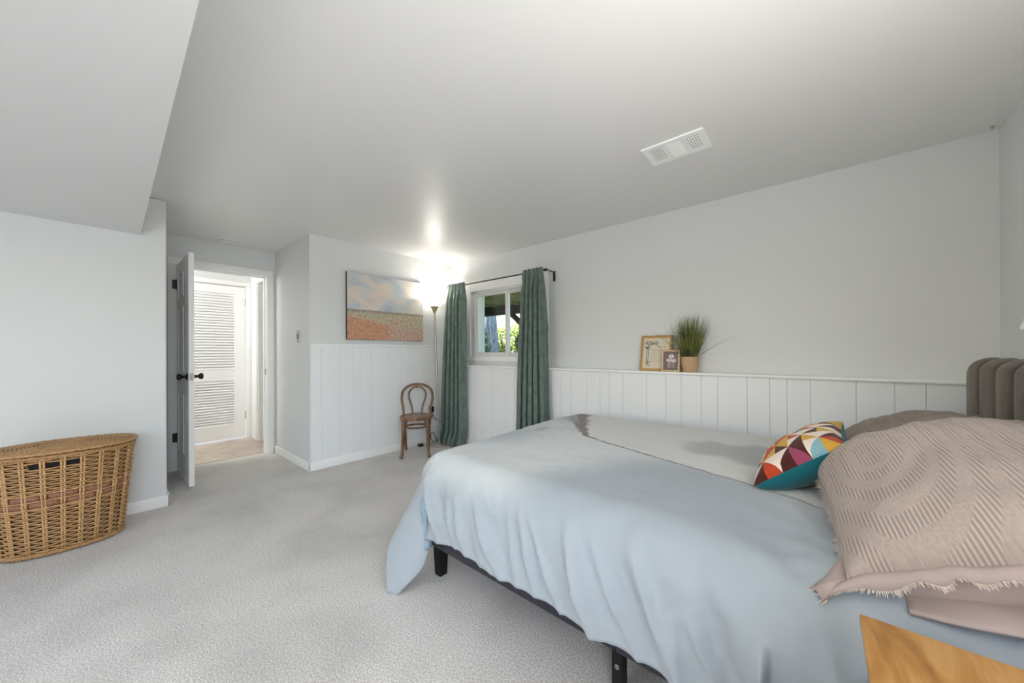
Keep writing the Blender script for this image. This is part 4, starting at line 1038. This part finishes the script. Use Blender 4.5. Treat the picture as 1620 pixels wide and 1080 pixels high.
# ------------------------------------------------------------------ potted grass
pg = empty('potted_grass', (-.775, 3.06, LZ), label='tall green grass plant in a beige pot on the ledge', cat='plant')
MB().lathe([(.001, LZ), (.049, LZ), (.053, LZ + .004), (.064, LZ + .06), (.0665, LZ + .122), (.063, LZ + .122), (.060, LZ + .108), (.001, LZ + .106)], 36, (-.775, 3.06, 0)).build('pot', paint('beige_ceramic', lin(196, 162, 128), .6, .3), pg, smooth=True)
MB().lathe([(.0605, LZ + .105), (.05, LZ + .112), (.001, LZ + .115)], 24, (-.775, 3.06, 0), cap=False).build('soil', paint('soil', (.03, .025, .02, 1), .95), pg)
gr = MB(); rnd = random.Random(31)
def blade(base, d, L_, droop, wd):
    pts = []; p = Vector(base); d = Vector(d).normalized(); n = 9
    side = d.cross(Vector((0, 0, 1))); side = side.normalized() if side.length > .01 else Vector((1, 0, 0))
    side = (Matrix.Rotation(rnd.uniform(-1.2, 1.2), 3, 'Z') @ side)
    prev = None
    for i in range(n + 1):
        t = i / n; w_ = wd * (1 - t) ** .6 * (.6 + .4 * min(1, t * 6)) + .0002
        if p.y > YW - .008: p.y = YW - .008
        a, b = gr.bm.verts.new(p - side * w_), gr.bm.verts.new(p + side * w_)
        if prev: gr.bm.faces.new((prev[0], prev[1], b, a))
        prev = (a, b); d = (d + Vector((0, 0, -droop / n))).normalized(); p = p + d * (L_ / n)
for i in range(330):
    a = rnd.uniform(0, 6.283); r_ = .05 * math.sqrt(rnd.random()); tilt = abs(rnd.gauss(0, .20)) * (.5 + r_ / .05)
    a2 = a + rnd.gauss(0, .4)
    blade((-.775 + r_ * math.cos(a), 3.055 + r_ * math.sin(a), LZ + .10), (math.sin(tilt) * math.cos(a2), .6 * math.sin(tilt) * math.sin(a2), math.cos(tilt)), rnd.uniform(.20, .37), rnd.uniform(0, .5) * tilt, rnd.uniform(.0018, .0036))
for d, L_, dr in (((.9, -.25, .35), .27, .35), ((.8, -.3, .55), .23, .3), ((.75, -.4, .15), .20, .5), ((.85, -.2, .75), .24, .2), ((.7, -.4, .0), .15, .3), ((-.6, -.1, .8), .25, .1), ((-.7, -.1, .85), .30, .2), ((.6, -.3, .6), .18, .2)):
    blade((-.775 + .04 * d[0], 3.05, LZ + .105), d, L_, dr, .0020)
gr.build('grass_blades', leafm('grass_leaf', lin(74, 84, 38), lin(136, 140, 72)), pg, fix=False, kind='stuff')

# ------------------------------------------------------------------ wicker hamper
M_CANE = ramp_wood('cane', [lin(146, 104, 62), lin(182, 140, 92), lin(206, 168, 120)], (8, 8, 20), 6, .5)
M_STAKE = ramp_wood('cane_light', [lin(172, 128, 80), lin(202, 160, 110), lin(216, 178, 130)], (8, 8, 6), 6, .5)
M_BARK = ramp_wood('brown_splint', [lin(118, 78, 56), lin(146, 100, 74), lin(160, 116, 90)], (10, 10, 10), 5, .6)
HXC, HYC, HH = -3.565, -.145, .60
ham = empty('wicker_hamper', (HXC, HYC, 0), label='oval lidded wicker laundry hamper with brown woven band against the left wall', cat='hamper')
def ring(s, z, off=0):
    """point on the oval wall; s 0..1 round, z height"""
    a = 2 * math.pi * s; k = z / HH
    ax, ay = lerp(.182, .212, k) + off, lerp(.238, .292, k) + off
    c_, s_ = math.cos(a), math.sin(a); e_ = 2 / 2.35
    x = ax * abs(c_) ** e_ * (1 if c_ > 0 else -1); y = ay * abs(s_) ** e_ * (1 if s_ > 0 else -1)
    return Vector((HXC + x, HYC + y, z))
NS = 22
# equal arc spacing
tab = [ring(i / 720, .3) for i in range(721)]; acc = [0]
for a, b in zip(tab, tab[1:]): acc.append(acc[-1] + (b - a).length)
def par(f):
    f = (f % 1) * acc[-1]; lo, hi = 0, 720
    while hi - lo > 1:
        m_ = (lo + hi) // 2
        if acc[m_] <= f: lo = m_
        else: hi = m_
    return (lo + (f - acc[lo]) / max(1e-9, acc[hi] - acc[lo])) / 720
SP = [par(i / NS) for i in range(NS)]
BANDS = ((.292, .325), (.332, .365))
for i in range(NS):
    mb = MB()
    for dd in (-.085, .085): mb.tube([ring(par((i + dd) / NS), z, .0035) for z in (.02, .15, .29, .37, .48, HH - .025)], .0056, 6)
    mb.build('stake', M_STAKE, ham, smooth='all')
def weave(z0, z1, name, gap=.0128):
    mb = MB(); nrow = int((z1 - z0) / gap)
    per = 8
    SL = [par((i + k / per) / NS) for i in range(NS) for k in range(per)]
    for r_ in range(nrow):
        z = z0 + (r_ + .5) * (z1 - z0) / nrow; path = []
        for j, s_ in enumerate(SL):
            ph = math.cos(math.pi * j / per) * (1 if r_ % 2 else -1)
            if z > .505 and z < .545 and ring(s_, z).x > HXC + .15 and abs(ring(s_, z).y - (HYC + .0)) < .07: off = None
            path.append(ring(s_, z + .0012 * noise.noise((j * .7, r_, 2)), .0085 * ph))
        hole = .512 < z < .54
        if hole:
            # hand hole in the front: strands stop either side
            idx = [j for j, s_ in enumerate(SL) if not (path[j].x > HXC + .1 and abs(path[j].y - (HYC - .02)) < .098)]
            # rotate so the run is contiguous
            start = next(k for k in range(len(idx)) if (idx[k] - 1) % len(SL) not in idx)
            idx = idx[start:] + idx[:start]
            mb.tube([path[j] for j in idx], .0052, 6)
        else: mb.tube(path, .0052, 6, closed=True)
    return mb.build(name, M_CANE, ham, smooth='all', kind='stuff')
weave(.03, .285, 'lower_weave'); weave(.372, HH - .03, 'upper_weave')
# brown splint bands passing over two stakes and under one
for bi, (z0, z1) in enumerate(BANDS):
    for i in range(0, NS, 2):
        mb = MB(); a0, a1 = i + bi, i + bi + 2
        def bp(u, vv, a0=a0, z0=z0, z1=z1):
            f = a0 + .12 + u * 1.76; s_ = par(f / NS); bul = .0085 * math.sin(math.pi * u) ** .5 - .002
            return ring(s_, lerp(z0 + .002, z1 - .002, vv), bul)
        o = mb.grid(bp, 8, 2).build('splint', M_BARK, ham, smooth='all'); sm = o.modifiers.new('t', 'SOLIDIFY'); sm.thickness = .0016
    for i in range(0, NS, 2):
        k = i + bi
        for dd in (-.10, .10):
            s_ = par((k + dd) / NS); MB().tube([ring(s_, z0 - .006, .006), ring(s_, (z0 + z1) / 2, .0095), ring(s_, z1 + .006, .006)], .0034, 5).build('band_tie', M_STAKE, ham, smooth='all')
MB().tube([ring(i / 120, .329, .004) for i in range(120)], .004, 6, closed=True).tube([ring(i / 120, .288, .004) for i in range(120)], .004, 6, closed=True).tube([ring(i / 120, .369, .004) for i in range(120)], .004, 6, closed=True).build('band_cords', M_STAKE, ham, smooth='all')
def braid(z, off, r_, tw, name, par_):
    mb = MB()
    for ph in range(3):
        mb.tube([ring(i / 260, z + r_ * .8 * math.sin(i / 260 * tw * 6.283 + ph * 2.094), off + r_ * .8 * math.cos(i / 260 * tw * 6.283 + ph * 2.094)) for i in range(260)], r_ * .75, 5, closed=True)
    return mb.build(name, M_CANE, par_, smooth='all')
braid(.018, .002, .009, 26, 'foot_braid', ham)
braid(HH - .022, .002, .008, 26, 'rim_braid', ham)
MB().grid(lambda u, vv: ring(u, lerp(.012, HH - .03, vv), -.012), 60, 4).build('liner', paint('dark_liner', (.02, .017, .015, 1), .9), ham, smooth='all')
# lid: domed coil of cane
lid = MB().grid(lambda u, vv: (lambda p: Vector((lerp(HXC, p.x, vv), lerp(HYC, p.y, vv), HH - .004 + .016 * (1 - vv ** 2))))(ring(u, HH, .010)), 80, 4).build('lid', M_CANE, ham, smooth='all')
mb = MB()
for k in range(20):
    vv = 1 - k / 20.5
    pts = []
    for i in range(150):
        p = ring(i / 150, HH, .012); pts.append(Vector((lerp(HXC, p.x, vv), lerp(HYC, p.y, vv), HH + .001 + .016 * (1 - vv ** 2) + .0018 * math.cos(i * math.pi / 1.5 + k * math.pi))))
    mb.tube(pts, .0056 if k else .0095, 5, closed=True)
mb.build('lid_coils', M_CANE, lid, smooth='all', kind='stuff')
mb = MB()
for i in range(44):
    p = ring(par(i / 44), HH, .006); q = Vector((lerp(HXC, p.x, .32), lerp(HYC, p.y, .32), HH + .018))
    mb.tube([q, q.lerp(p, .5) + Vector((0, 0, .001)), p + Vector((0, 0, .003))], .003, 4)
mb.build('lid_spokes', M_BARK, lid, smooth='all')
